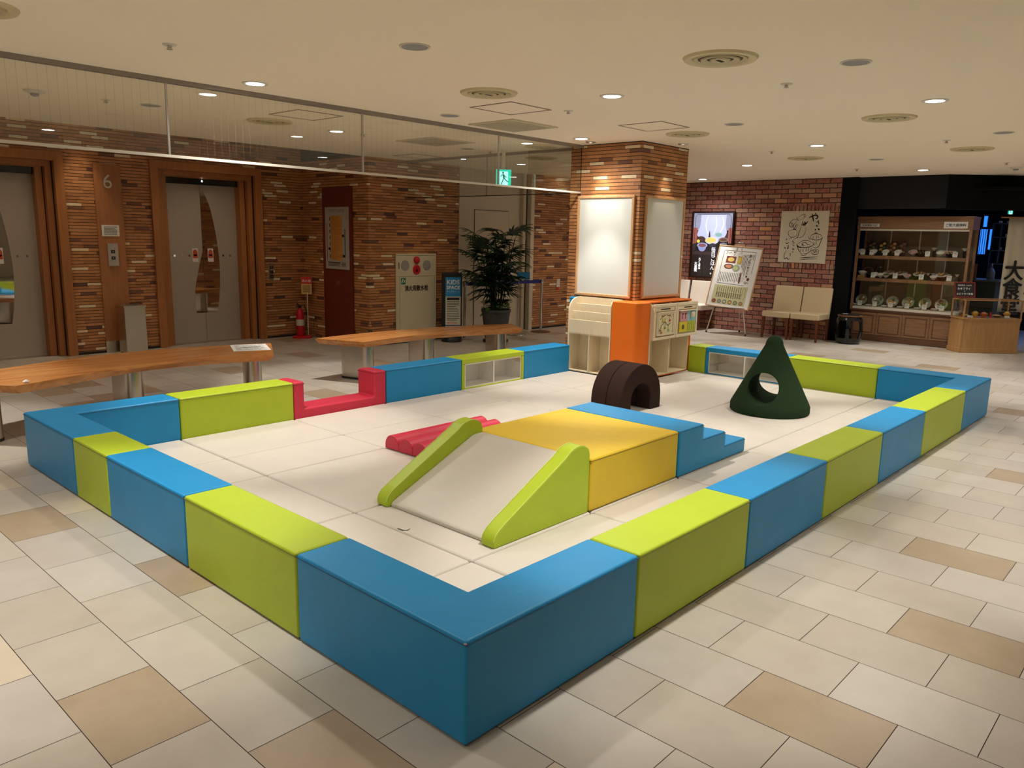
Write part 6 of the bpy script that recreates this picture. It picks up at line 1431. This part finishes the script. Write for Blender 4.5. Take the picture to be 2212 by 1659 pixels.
# low oak display counter turned 47 degrees, with chalkboard and toys of food --
def counter():
    A_ = Vector((11.091, 1.298, 0)); u = Vector((.6703, -.7421, 0)); ang = math.atan2(u.y, u.x)
    t = thing('display_counter', 'low oak display counter with open glass top, right of the sample case', 'display counter', A_, ang)
    w_, d_ = .83, .335
    mb = MB(); mb.box(.005, w_-.005, .005, d_-.005, .005, .485); mb.build('cabinet', M['oak'], t, local=True, bevel=.002, seg=1)
    mb = MB(); mb.box(-.003, w_+.003, -.003, d_+.003, .002, .068); mb.build('skirting', M['oak'], t, local=True, bevel=.003, seg=1)
    mb = MB(); mb.box(-.005, w_+.005, -.005, d_+.005, .485, .505); mb.build('counter_top', M['oak'], t, local=True, bevel=.002, seg=1)
    mb = MB(); mb.box(.0, .018, -.001, .004, .07, .485); mb.box(.0, w_, -.001, .003, .46, .485); mb.build('edge_trim', M['oak'], t, local=True)
    for x, y in ((.0, .0), (.0, d_-.018), (w_-.018, .0), (w_-.018, d_-.018)):
        mb = MB(); mb.box(x, x+.018, y, y+.018, .505, .765); mb.build('glass_post', M['oak'], t, local=True)
    mb = MB()
    for b in ((.018, w_-.018, 0, .016), (.018, w_-.018, d_-.016, d_), (0, .016, .018, d_-.018), (w_-.016, w_, .018, d_-.018)): mb.box(*b, .75, .765)
    mb.build('top_rail', M['oak'], t, local=True)
    mb = MB(); mb.box(.018, w_-.018, .006, .009, .505, .75); mb.box(.006, .009, .018, d_-.018, .505, .75); mb.build('glass_pane', M['glass'], t, local=True)
    T0 = wm(t)
    def at(x, y, z): return T0 @ Vector((x, y, z))
    G = 'small food samples on the oak counter'
    for x, y, r, h, sh, fd, lb in ((.10, .14, .055, .03, (196, 170, 90), (206, 180, 110), 'pale yellow dish at the left of the oak counter'), (.235, .13, .050, .065, (224, 160, 30), (230, 180, 60), 'bright yellow cup on the oak counter'), (.36, .13, .055, .055, (206, 104, 30), (190, 120, 60), 'orange bowl left of the centre of the oak counter'),
                                  (.56, .15, .075, .03, (120, 84, 50), (206, 160, 80), 'wide plate of fries on the oak counter'), (.70, .14, .05, .065, (206, 150, 60), (214, 170, 90), 'tan cup at the right of the oak counter')):
        b = make_bowl(lb, r, h, mat('cup_'+str(sh[0]), L(*sh), .35), food('snack_'+str(fd[1]), *fd), G, .5); b.location = at(x, y, .506)
    for x, y, lb in ((.455, .12, 'tiny red figure toy between the bowls on the oak counter'), (.50, .20, 'tiny figure toy behind the fries plate on the oak counter')):
        f = thing('toy_figure', lb, 'toy', at(x, y, .506), 0, G); mb = MB(); mb.lathe([(.013, 0), (.016, .02), (.008, .04), (.012, .052), (.009, .066), (.001, .07)], seg=14); mb.build('figure', M['red_plastic'] if x < .48 else M['olive'], f, local=True, smooth=True)
    for x, lb in ((.13, 'white price card at the left front of the oak counter'), (.66, 'white price card at the right front of the oak counter')):
        c = thing('price_card', lb, 'price card', at(x, .04, .506), ang, G); mb = MB(); mb.prism([(0, 0), (.035, 0), (.03, .028), (.028, .028)], 'x', -.035, .035); mb.build('card', M['paper'], c, local=True)
    # chalkboard propped at the left end
    c = thing('chalkboard', 'small framed chalkboard with white handwriting above the counter corner', 'chalkboard', at(-.03, .10, .766), ang)
    T1 = wm(c); p = Panel(T1 @ Vector((-.10, -.03, .018)), T1.to_3x3() @ Vector((1, 0, 0)), T1.to_3x3() @ Vector((0, .05, .225)))
    w2, h2 = .30, .225
    mb = MB(); p.frame(mb, 0, 0, w2, h2, .018, 0, .016); mb.build('frame', mat('red_brown_frame', L(120, 36, 26), .5), c, bevel=.002, seg=1)
    mb = MB(); p.slab(mb, .018, .018, w2-.018, h2-.018, 0, .008); mb.build('slate', M['black'], c)
    mb = MB(); mb.box(.03, .05, .0, .09, 0, .016); mb.build('foot', M['oak'], c, local=True)
    p.text('期間限定 1,500円', w2/2, .168, .026, M['white_ink'], c, .009, 'CENTER'); p.text('カキフライ', w2/2-.01, .115, .038, M['white_ink'], c, .009, 'CENTER', bold=.0008); p.text('&', w2/2, .088, .024, M['white_ink'], c, .009, 'CENTER'); p.text('エビフライ定食', w2/2, .042, .034, M['white_ink'], c, .009, 'CENTER', bold=.0008)
counter()
def noren():
    a0 = Vector((11.985, 1.065, 0)); u = Vector((.6703, -.7421, 0)); n_ = Vector((-.7421, -.6703, 0))
    t = thing('cloth_banner', 'tall cream cloth banner with black brush characters at the right frame edge', 'banner', a0+u*.45)
    p = Panel(a0+Vector((0, 0, .56)), u, (0, 0, 1)); w_, h_ = .92, 1.365
    mb = MB(); nx, nz = 40, 8; g = [[mb.v(*p.p(w_*i/nx, h_*j/nz, .012*math.sin(i*.9)*(1-.5*j/nz))) for i in range(nx+1)] for j in range(nz+1)]
    for j in range(nz):
        for i in range(nx): mb.bm.faces.new((g[j][i], g[j][i+1], g[j+1][i+1], g[j+1][i]))
    o = mb.build('cloth', M['cloth'], t, smooth=True); s = o.modifiers.new('thickness', 'SOLIDIFY'); s.thickness = .003
    mb = MB(); mb.tube([p.p(-.12, h_+.01, 0), p.p(w_+.1, h_+.01, 0)], .012); mb.build('rod', M['oak'], t, smooth=True)
    p.text('大食堂', .16, .74, .30, M['ink'], t, .024, vertical=True, bold=.008); p.text('ろくまる', .46, 1.22, .30, M['ink'], t, .024, vertical=True, bold=.008)
    mb = MB(); p.rect(mb, .06, .06, .14, .17, .016); flat(mb, 'red_seal', mat('seal_red', L(180, 110, 90), .8), t)
noren()
def interior():
    t = thing('service_counter', 'olive green service counter inside the dark restaurant', 'counter', (12.9, 1.5, 0))
    mb = MB(); mb.box(12.62, 13.2, 1.25, 2.9, 0, .97); mb.build('body', M['olive'], t)
    mb = MB(); mb.box(12.58, 13.24, 1.20, 2.9, .97, 1.0); mb.build('worktop', mat('worktop_grey', L(110, 110, 100), .5), t, bevel=.003, seg=1)
    d = thing('dispenser_bottle', 'pump bottle standing on the olive counter', 'bottle', (12.75, 1.36, 1.0)); mb = MB(); mb.lathe([(.055, 0), (.058, .12), (.03, .17), (.016, .18), (.016, .215)], seg=20); mb.build('bottle', mat('pale_bottle', L(120, 120, 116), .4), d, local=True, smooth=True)
    mb = MB(); mb.tube([(0, 0, .21), (0, 0, .245), (-.05, -.02, .24)], .007); mb.build('pump', M['white_plastic'], d, local=True)
    d = thing('menu_stand', 'orange-brown menu booklet standing on the olive counter', 'booklet', (12.72, 1.60, 1.0), .3); mb = MB(); mb.prism([(-.03, 0), (.03, 0), (.015, .235), (-.005, .24)], 'y', -.045, .045); mb.build('booklet', mat('booklet_orange', L(150, 80, 30), .5), d, local=True, bevel=.004, seg=1)
    d = thing('napkin_box', 'small pale box on the counter beside the sample case', 'box', (12.72, 1.78, 1.0)); mb = MB(); mb.box(-.04, .04, -.05, .05, 0, .10); mb.build('box', mat('pale_box', L(150, 150, 140), .6), d, local=True, bevel=.003, seg=1)
    s = thing('shelf_unit', 'dark open shelf lit blue at the back of the restaurant', 'shelf', (13.3, 1.37, 1.2))
    bl = mat('blue_grey_shelf', L(90, 110, 140), .5)
    for z in (1.24, 1.45, 1.66, 1.875):
        mb = MB(); mb.box(13.1, 13.4, 1.25, 1.485, z-.008, z+.008); mb.build('shelf_board', bl, s)
    for y in (1.25, 1.366, 1.485):
        mb = MB(); mb.box(13.1, 13.4, y-.007, y+.007, 1.0 if y != 1.366 else 1.24, 1.875); mb.build('upright', bl, s)
    mb = MB(); mb.box(13.39, 13.4, 1.25, 1.485, 1.24, 1.875); mb.build('back_board', M['black'], s)
    for y, z, lb in ((1.29, 1.669, 'small white box on the upper blue-lit shelf'), (1.35, 1.459, 'small white box on the middle blue-lit shelf'), (1.40, 1.884, 'folded cloth on top of the blue-lit shelf'), (1.29, 1.884, 'small jar on top of the blue-lit shelf')):
        b = thing('small_box', lb, 'box', (13.14, y, z), 0, 'small items on the blue-lit shelf'); mb = MB(); mb.box(-.02, .03, -.02, .02, 0, .045 if z < 1.8 else .03); mb.build('box', M['paper'], b, local=True, bevel=.003, seg=1)
    for (y0, y1, z0, z1), lb in (((1.70, 1.80, 1.38, 1.80), 'tall glowing blue slatted screen deep in the restaurant'), ((1.60, 1.66, 1.46, 1.80), 'narrow glowing blue screen beside the slatted one'), ((1.72, 1.77, 1.84, 2.02), 'small glowing blue panel near the restaurant ceiling')):
        b = thing('lit_screen', lb, 'screen', (14.0, (y0+y1)/2, z0), 0, 'blue lit screens in the restaurant')
        mb = MB(); mb.box(14.0, 14.02, y0+.05, y1+.05, z0, z1); mb.build('panel', M['neon_blue'], b)
        if y1-y0 > .09:
            for k in range(3):
                mb = MB(); mb.box(13.985, 13.999, y0+.05+(y1-y0)*(k+.5)/3-.004, y0+.05+(y1-y0)*(k+.5)/3+.004, z0, z1); mb.build('slat', M['black'], b)
        mb = MB(); mb.box(14.02, 14.05, y0+.04, y1+.06, z0-.01, z1+.01); mb.build('backing', M['black'], b)
    exit_sign('exit_sign', 'tiny bright exit sign in the dark restaurant near the banner', 12.6, 1.185, 2.07, .07, .07, -math.radians(60))
    for (x, y, z, e, sz, c) in ((13.9, 2.0, 2.25, 6, .6, (.10, .30, 1.0)), (13.4, .3, 2.2, 8, .6, (.12, .30, 1.0))):
        l = bpy.data.lights.new('blue_night_light', 'AREA'); l.energy = e; l.size = sz; l.color = c; o = bpy.data.objects.new('blue_night_light', l); COL.objects.link(o); o.location = (x, y, z)
interior()
